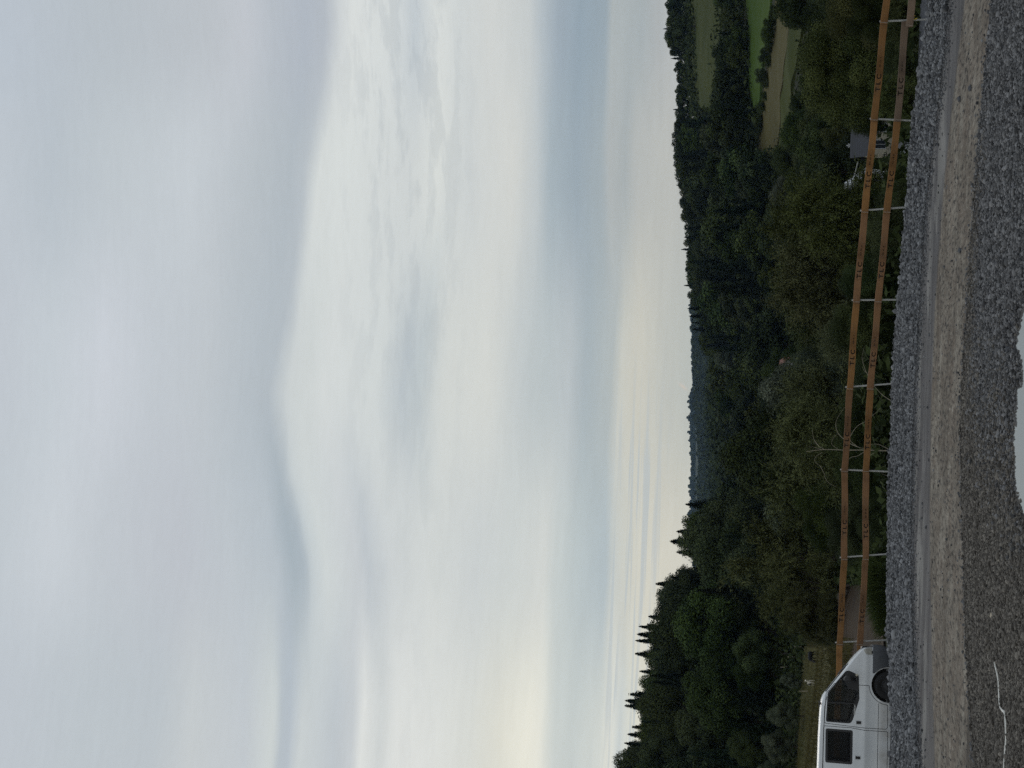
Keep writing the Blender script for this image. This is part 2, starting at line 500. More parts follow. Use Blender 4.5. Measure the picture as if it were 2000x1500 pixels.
def pad_height(X, Y):
    lumps = fbm(X*1.1, Y*1.1, 3, 4)
    fine = fbm(X*5, Y*5, 31, 3)
    c = crestY(X)+0.12*fbm(X*0.9, X*0, 77, 3); b = bermY(X)
    f = np.clip((Y-b)/(c-b), 0, 1)
    up = CREST_Z*np.power(f, 0.8)*(3-1*f)/2
    up = CREST_Z*sstep(0, 1, f*0.9+0.05*f)
    shelf = np.interp(X, [-9, -3, 4, 8], [-0.2, -0.2, -0.32, -0.36])
    over = sstep(0.0, 0.75, Y-c)
    z = up*(1-over) + shelf*over
    onberm = sstep(0, .15, f)*(1-over*0.7)
    z = z + onberm*(lumps*0.13+fine*0.05)
    # ruts on the track
    tr = trackY(X); wt = wetY(X)
    ontr = sstep(-0.02, 0.06, Y-tr)*(1-sstep(-0.1, 0.1, Y-b))
    z = z - 0.035*ontr
    z = z + ontr*0.012*fbm((X+.3*Y)*0.25, (Y-.3*X)*1.6, 9, 3)
    z = z + 0.035*np.exp(-((Y-tr+0.03)/0.09)**2)*(0.6+1.2*fbm(X*0.8, X*0, 21, 2))
    # foreground and puddle hollow
    near = 1-sstep(-0.1, 0.05, Y-tr)
    z = z + near*(lumps*0.05+fine*0.035)
    p = pudY(X)+0.35*fbm(X*1.6, Y*1.6, 55, 3)+0.22*fbm(X*6, Y*3, 65, 3)
    z = z + near*np.clip((Y-p)*0.10+WATER_Z*1.0, -0.35, 0)*1.0
    return z


def bands(X, Y):
    """surface kinds: x grey gravel, y pale track, z wet smooth mud"""
    wob = 0.16*fbm(X*0.5, Y*2, 13, 4)
    b = bermY(X)+wob; w = wetY(X)+wob*1.4; tr = trackY(X)+wob*0.3
    berm = sstep(-0.06, 0.10, Y-b)
    wet = sstep(-0.25, 0.25, Y-w)*(1-berm)
    pale = sstep(-0.02, 0.03, Y-tr)*(1-sstep(-0.25, 0.25, Y-w))
    near = 1-sstep(-0.02, 0.03, Y-tr)
    # foreground: bluish coarse gravel at the right, brownish fine gravel at the left
    fr = sstep(-1.7, 2.2, X+0.9*(tr-Y)*0.22+1.3*fbm(X*0.5, Y*0.5, 43, 4)-0.15)
    strip = (1-sstep(0.3, 1.6, tr-Y))*0.8
    fr = fr*(1-strip*(1-sstep(2.5, 4.5, X)))
    grey = berm + near*fr
    return np.stack([grey, pale, wet], -1)


xs = np.concatenate([np.linspace(-40, -11, 30)[:-1], np.linspace(-11, 11.5, 420), np.linspace(11.5, 40, 30)[1:]])
ysg = np.concatenate([np.linspace(-6, 15.6, 24)[:-1], np.linspace(15.6, 38, 400), np.linspace(38, 45, 20)[1:]])
GX, GY = np.meshgrid(xs, ysg)
GZ = pad_height(GX, GY)
edge = sstep(42.2, 45, GY)
GZ = GZ*(1-edge) + edge*(-1.6)
nv = np.stack([GX.ravel(), GY.ravel(), GZ.ravel()], -1)
ny, nx = GX.shape
ii = np.arange(ny*nx).reshape(ny, nx)
faces = np.stack([ii[:-1,:-1], ii[:-1,1:], ii[1:,1:], ii[1:,:-1]], -1).reshape(-1, 4)

m, t, b = material('site_ground')
co = t.new('ShaderNodeTexCoord').outputs['Object']
bn = t.attr('band', 'Vector'); sp = t.new('ShaderNodeSeparateXYZ'); t.l.new(bn, sp.inputs[0])
vcol = t.voronoi(co, 24, out='Color'); vd = t.voronoi(co, 24)
vs2 = t.voronoi(co, 52, out='Color')
sv = t.new('ShaderNodeSeparateXYZ'); t.l.new(vcol, sv.inputs[0])
sv2 = t.new('ShaderNodeSeparateXYZ'); t.l.new(vs2, sv2.inputs[0])
big = t.noise(co, 0.7, 5)
gv = t.math('ADD', t.math('MULTIPLY', sv.outputs[0], 0.6), t.math('MULTIPLY', sv2.outputs[0], 0.4))
grey = t.mix(gv, (0.014, 0.015, 0.018), (0.120, 0.125, 0.138))
brown = t.mix(gv, (0.026, 0.021, 0.017), (0.165, 0.148, 0.128))
wv = t.new('ShaderNodeTexNoise'); t.l.new(co, wv.inputs['Vector']); wv.inputs['Scale'].default_value = 0.9; wv.inputs['Detail'].default_value = 4
va = t.new('ShaderNodeVectorMath', operation='MULTIPLY_ADD'); t.l.new(wv.outputs['Color'], va.inputs[0]); va.inputs[1].default_value = (1.1, 0.75, 0); t.l.new(co, va.inputs[2])
wco = va.outputs[0]
stre = t.mapping(wco, (0.30, 1.7, 1), rot=(0, 0, RAD(17)))
sn1 = t.noise(stre, 1.0, 6, 0.62)
fine = t.noise(t.mapping(co, (5.5, 2.0, 8), rot=(0, 0, RAD(17))), 1.0, 6, 0.72)
grit = t.noise(t.mapping(co, (13, 3.2, 8), rot=(0, 0, RAD(17))), 1.0, 4, 0.65)
mott = t.noise(t.mapping(co, (1.1, 0.8, 1)), 1.0, 7, 0.72)
pale = t.mix(t.maprange(sn1, 0.34, 0.66), (0.138, 0.114, 0.090), (0.265, 0.240, 0.198))
pale = t.mix(t.maprange(mott, 0.44, 0.60, 0, 0.8), pale, (0.150, 0.120, 0.094))
pale = t.mix(t.maprange(fine, 0.50, 0.66, 0, 0.75), pale, (0.095, 0.082, 0.070))
pale = t.mix(t.maprange(grit, 0.53, 0.62, 0, 0.9), pale, (0.042, 0.038, 0.034))
brk = t.noise(t.mapping(wco, (0.55, 0.9, 1), rot=(0, 0, RAD(17))), 1.6, 6, 0.7)
pale = t.mix(t.maprange(brk, 0.52, 0.62, 0, 0.6), pale, (0.105, 0.083, 0.064))
pale = t.mix(t.maprange(grit, 0.42, 0.30, 0, 0.6), pale, (0.37, 0.34, 0.285))
wetc = t.mix(t.maprange(sn1, 0.40, 0.62), (0.074, 0.069, 0.070), (0.124, 0.118, 0.115))
wetc = t.mix(t.maprange(fine, 0.55, 0.75, 0, 0.6), wetc, (0.05, 0.046, 0.048))
streak_n = t.noise(t.mapping(wco, (0.26, 0.62, 1), loc=(3, 0, 0), rot=(0, 0, RAD(17))), 1.0, 6, 0.6)
pale_streak = t.math('MULTIPLY', t.maprange(streak_n, 0.55, 0.60), t.maprange(sp.outputs[2], .55, .95))  # long paler streaks within the wet strip
wetc = t.mix(pale_streak, wetc, (0.185, 0.177, 0.166))
c = t.mix(sp.outputs[0], brown, grey)
c = t.mix(sp.outputs[1], c, pale)
c = t.mix(sp.outputs[2], c, wetc)
tone_var = t.maprange(big, 0.35, 0.65, 0.82, 1.15)  # broad random variation of the ground's own tone
c = t.mix(1.0, c, tone_var, 'MULTIPLY')
c = t.mix(t.math('MULTIPLY', t.attr('damp'), 0.6), c, (0.022, 0.020, 0.019))
t.l.new(c, b.inputs['Base Color'])
wr = t.math('MULTIPLY', sp.outputs[2], 0.12)
t.l.new(t.math('SUBTRACT', 0.88, wr), b.inputs['Roughness'])
b.inputs['Specular IOR Level'].default_value = 0.08
bp = t.new('ShaderNodeBump'); bp.inputs['Strength'].default_value = 0.9; bp.inputs['Distance'].default_value = 0.03
rough_w = t.math('SUBTRACT', 1.0, t.math('MULTIPLY', t.math('ADD', sp.outputs[1], sp.outputs[2]), 0.85, clamp=True))
hgt = t.math('MULTIPLY', t.math('SUBTRACT', 1.0, vd), rough_w)
t.l.new(t.math('ADD', hgt, t.math('MULTIPLY', fine, 0.25)), bp.inputs['Height'])
t.l.new(bp.outputs[0], b.inputs['Normal'])
ground = mesh_obj('ground', nv, faces, m, smooth=True, attrs={'band': bands(GX.ravel(), GY.ravel()), 'damp': ((1-sstep(0.0, 0.055, GZ-WATER_Z))*(GY < 23)).ravel()})
tag(ground, 'gravel and mud ground of the building site', 'ground', kind='structure')

# puddle
m, t, b = material('puddle_water')
co = t.new('ShaderNodeTexCoord').outputs['Object']
b.inputs['Base Color'].default_value = (0.12, 0.115, 0.106, 1)
b.inputs['Roughness'].default_value = 0.03
b.inputs['IOR'].default_value = 1.5
b.inputs['Specular IOR Level'].default_value = 0.6
bp = t.new('ShaderNodeBump'); bp.inputs['Strength'].default_value = 0.05; bp.inputs['Distance'].default_value = 0.01
t.l.new(t.noise(co, 3, 3), bp.inputs['Height']); t.l.new(bp.outputs[0], b.inputs['Normal'])
pv = []
px = np.linspace(-4, 4, 40)
py = np.linspace(7.5, 21.5, 20)
PX, PY = np.meshgrid(px, py)
pi_ = np.arange(800).reshape(20, 40)
puddle = mesh_obj('puddle', np.stack([PX.ravel(), PY.ravel(), np.full(800, WATER_Z)], -1),
                  np.stack([pi_[:-1,:-1], pi_[:-1,1:], pi_[1:,1:], pi_[1:,:-1]], -1).reshape(-1, 4), m)
tag(puddle, 'pale puddle reflecting the sky in the gravel', 'puddle', kind='structure')

# loose stones
ico_v = []
phi = (1+5**.5)/2
for a_ in (-1, 1):
    for b_ in (-phi, phi):
        ico_v += [(0, a_, b_), (a_, b_, 0), (b_, 0, a_)]
ico_v = np.array(ico_v, float); ico_v /= np.linalg.norm(ico_v[0])
_bm = bmesh.new()
for p in ico_v: _bm.verts.new(p)
_h = bmesh.ops.convex_hull(_bm, input=_bm.verts)
_bm.verts.index_update(); _bm.verts.ensure_lookup_table()
ico_f = np.array([[v.index for v in f.verts] for f in _bm.faces])
_bm.free()


def stones(name, X, Y, size, tone, mat, label, sink=0.25):
    n = len(X)
    Z = pad_height(X, Y)
    V = np.repeat(ico_v[None], n, 0) * (1+RNG.uniform(-.28, .28, (n, 12, 1)))
    sc = np.stack([size*RNG.uniform(.7, 1.3, n), size*RNG.uniform(.7, 1.3, n), size*RNG.uniform(.6, 1.1, n)], -1)
    V = V*sc[:, None]
    a = RNG.uniform(0, 6.28, n); tl = RNG.normal(0, .35, n)
    ca, sa = np.cos(a)[:, None], np.sin(a)[:, None]; ct, st = np.cos(tl)[:, None], np.sin(tl)[:, None]
    y2 = V[..., 1]*ct-V[..., 2]*st; z2 = V[..., 1]*st+V[..., 2]*ct
    x3 = V[..., 0]*ca-y2*sa; y3 = V[..., 0]*sa+y2*ca
    V = np.stack([x3+X[:, None], y3+Y[:, None], z2+(Z+size*sink)[:, None]], -1)
    F = (ico_f[None]+np.arange(n)[:, None, None]*12).reshape(-1, 3)
    o = mesh_obj(name, V.reshape(-1, 3), F, mat, attrs={'tone': np.repeat(tone, 12)})
    return tag(o, label, 'gravel', kind='stuff')


def stone_mat(name, dark, light):
    m, t, b = material(name)
    t.l.new(t.mix(t.attr('tone'), dark, light), b.inputs['Base Color'])
    b.inputs['Roughness'].default_value = 0.8; b.inputs['Specular IOR Level'].default_value = 0.3
    return m

M['stone_grey'] = stone_mat('stone_grey', (0.023, 0.024, 0.0265), (0.280, 0.283, 0.292))
M['stone_mixed'] = stone_mat('stone_mixed', (0.022, 0.0217, 0.0225), (0.262, 0.258, 0.260))
M['stone_brown'] = stone_mat('stone_brown', (0.035, 0.030, 0.025), (0.235, 0.212, 0.182))


def sprinkle(n, x0, x1, y0, y1):
    return RNG.uniform(x0, x1, n), RNG.uniform(y0, y1, n)

# grey stone along the heap
X, Y = sprinkle(150000, -10.5, 9.5, 24, 41)
k = (Y > bermY(X)+0.05) & (Y < crestY(X)+0.7)
X, Y = X[k], Y[k]
near_c = np.exp(-((Y-crestY(X))/0.15)**2)
stones('gravel_heap', X, Y, RNG.lognormal(math.log(.024), .35, len(X))*(1+0.5*near_c*RNG.random(len(X))), np.clip(RNG.beta(1.3, 2.2, len(X)), 0, 1), M['stone_grey'],
       'heap of blue grey crushed stone along the fence')
# foreground: coarse grey right, finer brown left
X, Y = sprinkle(230000, -7.5, 7.5, 16.2, 27.5)
k = (Y < trackY(X)-0.03) & (Y > pudY(X)-0.3) & (np.abs(X) < Y*0.31)
X, Y = X[k], Y[k]
bd = bands(X, Y)
g = RNG.random(len(X)) < bd[:, 0]
zz = pad_height(X, Y)
dry = zz > WATER_Z-0.028
ga = g & dry & (RNG.random(len(X)) < .70)
stones('coarse_gravel', X[ga], Y[ga], RNG.lognormal(math.log(.0150), .38, ga.sum()), RNG.beta(1.1, 2.1, ga.sum()), M['stone_mixed'],
       'coarse grey gravel lying in the right foreground')
gb = (~g) & dry
gb &= RNG.random(len(X)) < 0.6
stones('fine_gravel', X[gb], Y[gb], RNG.lognormal(math.log(.015), .35, gb.sum()), RNG.beta(1.2, 2.4, gb.sum()), M['stone_brown'],
       'fine brownish gravel lying in the left foreground')
# stray stones on the track
X, Y = sprinkle(1300, -9, 9, 19, 36)
k = (Y > trackY(X)) & (Y < bermY(X))
X, Y = X[k], Y[k]
ex = RNG.exponential(.38, 5200); xb = RNG.uniform(-9.5, 9, 5200)
xa = RNG.uniform(-7.5, 7.5, 3600); ea = RNG.exponential(.30, 3600)
X = np.concatenate([X, xb, xa]); Y = np.concatenate([Y, bermY(xb)+.08-ex, trackY(xa)-.05+ea])
stones('stray_stones', X, Y, RNG.lognormal(math.log(.013), .4, len(X)), RNG.beta(1.2, 3, len(X)), M['stone_grey'],
       'stray stones scattered over the muddy track')

# ------------------------------------------------------------------ terrain sheet
tt = np.tan(np.concatenate([np.linspace(math.atan(-1.4), -.33, 40)[:-1], np.linspace(-.33, .33, 230), np.linspace(.33, math.atan(1.4), 40)[1:]]))
yy = np.exp(np.linspace(math.log(39.0), math.log(9000), 260))
TT, YY = np.meshgrid(tt, yy)
XX = TT*YY
ZZ = terrain(XX, YY)
ZZ = np.where(YY > 3000, 60, ZZ)
ni = np.arange(TT.size).reshape(TT.shape)
faces = np.stack([ni[:-1,:-1], ni[:-1,1:], ni[1:,1:], ni[1:,:-1]], -1).reshape(-1, 4)
m, t, b = material('undergrowth')
co = t.new('ShaderNodeTexCoord').outputs['Object']
c = t.mix(t.maprange(t.noise(co, 0.25, 6, .65), .35, .65), (0.010, 0.014, 0.005), (0.026, 0.033, 0.011))
c = t.mix(t.maprange(t.noise(co, 2.5, 6, .7), .45, .7, 0, .7), c, (0.025, 0.022, 0.012))
t.l.new(c, b.inputs['Base Color']); b.inputs['Roughness'].default_value = 0.9; b.inputs['Specular IOR Level'].default_value = 0.1
terr = mesh_obj('terrain', np.stack([XX.ravel(), YY.ravel(), ZZ.ravel()], -1), faces, m, smooth=True)
tag(terr, 'dark overgrown valley and hillsides beyond the fence', 'hillside', kind='structure')


def patch(name, quad_px, mat, label, cat, lift=0.35, n=40, rag=0.0):
    """a field: four photo corners dropped on to the terrain, meshed and laid over it"""
    q = [terr_hit(*p)[:2] for p in quad_px]
    a = np.linspace(0, 1, n); A, B = np.meshgrid(a, a)
    P = ((1-A)*(1-B))[..., None]*q[0] + (A*(1-B))[..., None]*q[1] + (A*B)[..., None]*q[2] + ((1-A)*B)[..., None]*q[3]
    Z = terrain(P[..., 0].ravel(), P[..., 1].ravel()) + lift
    i = np.arange(n*n).reshape(n, n)
    f = np.stack([i[:-1,:-1], i[:-1,1:], i[1:,1:], i[1:,:-1]], -1).reshape(-1, 4)
    V = np.stack([P[..., 0].ravel(), P[..., 1].ravel(), Z], -1)
    ring = np.concatenate([i[0, :-1], i[:-1, -1], i[-1, :0:-1], i[:0:-1, 0]])
    cen = V.mean(0); outw = V[ring]-cen; outw[:, 2] = 0; outw /= np.linalg.norm(outw, axis=1, keepdims=True)
    low = V[ring]+outw*(.01*cen[1]); low[:, 2] = terrain(low[:, 0], low[:, 1])-.6; r2 = np.arange(len(ring))+len(V)
    V = np.concatenate([V, low])
    f = np.concatenate([f, np.stack([ring, np.roll(ring, -1), np.roll(r2, -1), r2], -1)])
    o = mesh_obj(name, V, f, mat, smooth=True)
    return tag(o, label, cat, kind='structure')


def field_mat(name, a, b2, sc=0.05, streak=False):
    m, t, b = material(name)
    co = t.new('ShaderNodeTexCoord').outputs['Object']
    v = t.mapping(co, (1, 1, 1), rot=(0, 0, 0.6)) if not streak else t.mapping(co, (0.3, 2.0, 1))
    c = t.mix(t.maprange(t.noise(v, sc, 7, .62), .3, .7), a, b2)
    c = t.mix(t.maprange(t.noise(co, 3, 5, .7), .4, .75, 0, .4), c, tuple(x*.6 for x in a))
    t.l.new(c, b.inputs['Base Color']); b.inputs['Roughness'].default_value = .95; b.inputs['Specular IOR Level'].default_value = .1
    return m

M['meadow_green'] = field_mat('meadow_green', (0.042, 0.078, 0.010), (0.064, 0.104, 0.016))
M['meadow_olive'] = field_mat('meadow_olive', (0.070, 0.062, 0.022), (0.108, 0.094, 0.036))
M['meadow_dark'] = field_mat('meadow_dark', (0.032, 0.044, 0.006), (0.056, 0.066, 0.011))
M['paddock'] = field_mat('paddock', (0.050, 0.052, 0.016), (0.095, 0.085, 0.030), .35, True)
M['earth'] = field_mat('earth', (0.022, 0.014, 0.008), (0.055, 0.035, 0.019), .8)
patch('meadow', [(1514,-60),(1456,-60),(1474,220),(1484,220)], M['meadow_green'], 'bright green meadow on the right hillside', 'meadow')
patch('hay_field', [(1575,-70),(1521,-70),(1483,300),(1520,300)], M['meadow_olive'], 'pale brown strip of field below the green meadow', 'field')
patch('lower_field', [(1606,-70),(1576,-70),(1521,300),(1556,300)], M['meadow_dark'], 'dull olive grass below the brown field strip', 'field')
patch('hilltop_meadow', [(1418,-60),(1346,-60),(1369,215),(1402,215)], M['meadow_dark'], 'dull green meadow near the top of the right hill', 'meadow')
patch('paddock', [(1625,1560),(1560,1560),(1572,1262),(1618,1262)], M['paddock'], 'rough olive paddock behind the white van', 'paddock', lift=0.12)

# ------------------------------------------------------------------ trees
LIB = {}


def leaves_at(P, N, size, aspect, tone, rng, droop=None):
    """rhombic leaves: P centres, N facing, size; returns verts, faces, tone"""
    n = len(P)
    r = rng.normal(size=(n, 3))
    A = np.cross(N, r); A /= np.linalg.norm(A, axis=1, keepdims=True)+1e-9
    if droop is not None:
        A = A*(1-droop[1])+droop[0]*droop[1]; A /= np.linalg.norm(A, axis=1, keepdims=True)+1e-9
    B = np.cross(N, A); B /= np.linalg.norm(B, axis=1, keepdims=True)+1e-9
    L = (size*0.5)[:, None]; W = L*aspect
    V = np.stack([P-A*L, P+B*W-A*L*.1, P+A*L, P-B*W-A*L*.1], 1)
    return V.reshape(-1, 3), np.arange(n*4).reshape(n, 4), np.repeat(tone, 4)


def lobes_crown(rng, H, rx, zc, rz, K, lr, n, leaf, aspect=.55, flat=0.2):
    C = rng.normal(size=(K, 3)); C /= np.linalg.norm(C, axis=1, keepdims=True)
    C *= (rng.random(K)**0.38)[:, None]*0.86
    C[:, 2] = C[:, 2]*1.0
    ctr = C*np.array([rx, rx, rz]) + np.array([0, 0, zc])
    R = lr*rng.uniform(.65, 1.35, K)*H
    p = R**2/np.sum(R**2)
    which = rng.choice(K, n, p=p)
    d = rng.normal(size=(n, 3)); d[:, 2] += flat; d /= np.linalg.norm(d, axis=1, keepdims=True)
    rr = R[which]*(1-0.45*rng.random(n)**2.6)*(1+rng.normal(0, .10, n))
    # ragged twigs that push out of a lobe
    tw = rng.random(n) < .08
    rr = np.where(tw, R[which]*rng.uniform(1.0, 1.3, n), rr)
    P = ctr[which]+d*rr[:, None]*np.array([1, 1, .85])
    N = d*1.0+rng.normal(size=(n, 3))*.45+np.array([0, 0, .25]); N /= np.linalg.norm(N, axis=1, keepdims=True)
    lob_t = rng.normal(0, .16, K)
    tone = np.clip(0.42+lob_t[which]*1.3+rng.normal(0, .22, n), 0, 1)
    sz = leaf*rng.uniform(.6, 1.4, n)
    return leaves_at(P, N, sz, aspect, tone, rng), ctr, R


def trunk_mb(rng, H, r0, ctr, nl, top):
    mb = MB()
    pts = [(0, 0, -0.4)]; x = y = 0
    for k in range(1, 7):
        x += rng.normal(0, .02)*H; y += rng.normal(0, .02)*H
        pts.append((x, y, top*k/6))
    mb.tube(pts, [r0*(1-.11*k) for k in range(7)], 8)
    for c in ctr[rng.permutation(len(ctr))[:nl]]:
        z0 = rng.uniform(.35, .95)*min(top, max(c[2], .2*H)); k = z0/top*6; k0 = int(min(k, 5)); f = k-k0
        p0 = np.array(pts[k0])*(1-f)+np.array(pts[k0+1])*f
        mid = p0*.45+c*.55+np.array([0, 0, -.05*H])+rng.normal(0, .02*H, 3)
        mb.tube([p0, mid, c], [r0*.42, r0*.26, r0*.09], 5)
    return mb


def strands_crown(rng, H, ns, per, leaf, spread, upright):
    """plumes: each limb ends in a fan of arching shoots set with narrow leaves"""
    Ps, Ns, Ds, Ts, roots = [], [], [], [], []
    K = 22
    pl = []
    for k in range(K):
        a = k*2.399+rng.normal(0, .3); f = (k+.5)/K
        rr = (.30*math.sqrt(1-f*.75)*rng.uniform(.45, 1.1))*H
        pl.append((np.array([math.cos(a)*rr, math.sin(a)*rr, (.10+.62*f+rng.normal(0, .05))*H]), a, rng.uniform(.7, 1.3), rng.normal(0, .12)))
        roots.append(pl[-1][0])
    for k in range(ns):
        p0, a0, sc, tn = pl[k % K]
        a = a0+rng.normal(0, 1.0)
        out = np.array([math.cos(a), math.sin(a), 0.])
        L = rng.uniform(.17, .33)*H*sc
        s = np.linspace(0.08, 1, per)
        lean = rng.uniform(.1, 1.0)*spread
        up = upright*rng.uniform(.5, 1.25)
        pts = p0 + rng.normal(0, .018*H, 3) + np.outer(s*L*lean, out) + np.outer((s*up-s**2.6*up*rng.uniform(.3, .95))*L*1.5, [0, 0, 1])
        pts = pts + np.cumsum(rng.normal(0, .008*H/per**.5, (per, 3)), 0)
        dirs = np.gradient(pts, axis=0); dirs /= np.linalg.norm(dirs, axis=1, keepdims=True)+1e-9
        away = pts-(p0-np.array([0, 0, .12*H])); away /= np.linalg.norm(away, axis=1, keepdims=True)+1e-9
        for rep in range(3):
            Ps.append(pts+rng.normal(0, .013*H, (per, 3))); Ds.append(dirs+rng.normal(0, .35, (per, 3)))
            Ns.append(rng.normal(size=(per, 3))*.5+away+np.array([0, 0, .2]))
            Ts.append(np.clip(.42+tn+rng.normal(0, .08)+rng.normal(0, .22, per), 0, 1))
    P = np.concatenate(Ps); N = np.concatenate(Ns); D = np.concatenate(Ds); T = np.concatenate(Ts)
    N /= np.linalg.norm(N, axis=1, keepdims=True); D /= np.linalg.norm(D, axis=1, keepdims=True)
    sz = leaf*rng.uniform(.6, 1.5, len(P))
    return leaves_at(P, N, sz, .26, T, rng, (D, .75)), np.array(roots)


def conifer_crown(rng, H, nb, per, leaf, wide):
    Ps, Ns, Ds, Ts = [], [], [], []
    whorl = rng.uniform(.62, 1.15, 20)
    Ss = []
    bow = (0.0, 0.0)
    for k in range(nb):
        z = H*(.06+.94*((k+rng.random())/nb)**1.0); top = 1-z/H
        a = k*2.399+rng.normal(0, .4); L = H*wide*(top**.95*rng.uniform(.5, 1.3)*whorl[int(z/H*17)]+.014)
        s = np.linspace(.08, 1, per)
        out = np.array([math.cos(a), math.sin(a), 0]); side = np.array([-out[1], out[0], 0])
        pts = np.outer(s*L, out)+np.outer(-(s**1.4)*L*.30+s**3*L*.18, [0, 0, 1])+np.array([bow[0]*z*z/H, bow[1]*z*z/H, z])
        wdt = (1-s*.75)*L*.30
        for rep in range(4):
            Ps.append(pts+np.outer(rng.uniform(-1, 1, per)*wdt, side)+np.outer(rng.uniform(-1.0, .3, per)*leaf*.6, [0, 0, 1]))
            Ds.append(np.tile(out, (per, 1))+rng.normal(0, .5, (per, 3))+np.array([0, 0, -.25]))
            Ns.append(rng.normal(0, .5, (per, 3))+np.array([0, 0, 1])+out*.4)
            Ss.append(np.full(per, .30+.75*top**.6)*(1.15-.5*s))
            Ts.append(np.clip(rng.normal(.45, .12)+rng.normal(0, .18, per), 0, 1))
    n = 26  # leader shoot
    zl = np.linspace(.90, .985, n)*H; Ps.append(np.stack([bow[0]*zl*zl/H, bow[1]*zl*zl/H, zl], -1)+rng.normal(0, .006*H, (n, 3))); Ds.append(rng.normal(0, .6, (n, 3))+np.array([0, 0, 1.2]))
    Ns.append(rng.normal(size=(n, 3))); Ts.append(np.full(n, .5)); Ss.append(np.full(n, .30))
    P = np.concatenate(Ps); N = np.concatenate(Ns); D = np.concatenate(Ds); T = np.concatenate(Ts)
    N /= np.linalg.norm(N, axis=1, keepdims=True); D /= np.linalg.norm(D, axis=1, keepdims=True)
    return leaves_at(P, N, leaf*np.concatenate(Ss)*rng.uniform(.6, 1.4, len(P)), .34, T, rng, (D, .8))


def make_proto(kind, lod, seed):
    """prototype at 10 m height; returns (crown mesh, trunk mesh, joined mesh for far copies, width)"""
    rng = np.random.default_rng(seed); H = 10.0
    leafmat = {'broad': 'leaf_broad', 'yellow': 'leaf_yellow', 'willow': 'leaf_willow', 'grey': 'leaf_grey', 'conifer': 'leaf_conifer', 'bush': 'leaf_broad'}[kind]
    nl = {'near': 110000, 'mid': 34000, 'far': 7000}[lod]
    lf = {'near': .115, 'mid': .20, 'far': .46}[lod]
    if kind in ('broad', 'yellow', 'grey'):
        (V, F, T), ctr, R = lobes_crown(rng, H, .36*H, .57*H, .40*H, {'near': 44, 'mid': 34, 'far': 24}[lod], .105 if lod != 'far' else .12, nl, lf)
        tr = trunk_mb(rng, H, .022*H, ctr, 12 if lod != 'far' else 4, .75*H)
    elif kind == 'bush':
        (V, F, T), ctr, R = lobes_crown(rng, H, .62*H, .45*H, .46*H, 40, .15, nl, lf*1.1)
        k = V[:, 2] > -1.0
        tr = trunk_mb(rng, H, .02*H, ctr, 8, .5*H)
    elif kind == 'willow':
        ns = {'near': 1700, 'mid': 700, 'far': 160}[lod]; per = {'near': 30, 'mid': 20, 'far': 10}[lod]
        (V, F, T), ctr = strands_crown(rng, H, ns, per, {'near': .20, 'mid': .32, 'far': .8}[lod], 1.0, .85)
        tr = trunk_mb(rng, H, .022*H, ctr, 22, .6*H)
    else:
        nb = {'near': 230, 'mid': 190, 'far': 90}[lod]; per = {'near': 18, 'mid': 12, 'far': 9}[lod]
        V, F, T = conifer_crown(rng, H, nb, per, {'near': .38, 'mid': .52, 'far': .8}[lod], .25)
        tr = MB().tube([(0, 0, -.4), (0, 0, H*.5), (0, 0, H*.95)], [.018*H, .011*H, .002*H], 7)
    tv = np.array(tr.v); ntv = len(tv)
    w = np.percentile(np.abs(V[:, 0]), 97)*2
    if lod == 'far':
        tf = [f if len(f) == 4 else None for f in tr.f]; tf = np.array([f for f in tf if f is not None])
        o = mesh_obj('proto', np.concatenate([V, tv]), np.concatenate([F, tf+len(V)]), [M[leafmat], M['bark']],
                     midx=np.concatenate([np.zeros(len(F)), np.ones(len(tf))]), attrs={'tone': np.concatenate([T, np.zeros(ntv)])})
        me = o.data; bpy.data.objects.remove(o)
        return dict(far=me, w=w)
    o = mesh_obj('crown', V, F, M[leafmat], attrs={'tone': T}); cm = o.data; bpy.data.objects.remove(o)
    o = tr.build('trunk', M['bark'], smooth=True); tm = o.data; bpy.data.objects.remove(o)
    return dict(crown=cm, trunk=tm, w=w)


def proto(kind, lod, i):
    key = (kind, lod, i)
    if key not in LIB: LIB[key] = make_proto(kind, lod, hash_seed(key))
    return LIB[key]


def hash_seed(key):
    return sum(ord(c)*(i+3) for i, c in enumerate(str(key)))


NAMES = {'broad': 'broadleaf_tree', 'yellow': 'broadleaf_tree', 'grey': 'broadleaf_tree', 'willow': 'willow_tree', 'conifer': 'conifer_tree', 'bush': 'bush'}
TREES = []


def plant(kind, X, Y, H, wscale, label, group=None, lod=None, base=None):
    lod = lod or ('near' if Y < 112 else 'mid' if Y < 330 else 'far')
    nvar = {'near': 2, 'mid': 3, 'far': 3}[lod]
    p = proto(kind, lod, random.randrange(nvar))
    z = terr1(X, Y) if base is None else base
    s = H/10.0
    cat = 'bush' if kind == 'bush' else 'tree'
    rz = random.uniform(0, 6.28)
    if lod == 'far':
        o = link(bpy.data.objects.new(NAMES[kind], p['far']))
        o.location = (X, Y, z-.1); o.rotation_euler = (0, 0, rz); o.scale = (s*wscale, s*wscale, s)
    else:
        o = bpy.data.objects.new(NAMES[kind], None); link(o)
        o.location = (X, Y, z-.1); o.rotation_euler = (0, 0, rz); o.scale = (s*wscale, s*wscale, s)
        link(bpy.data.objects.new('trunk', p['trunk']), o)
        link(bpy.data.objects.new('crown', p['crown']), o)
    tag(o, label, cat, group)
    TREES.append((X, Y, H, p['w']*s*wscale))
    return o


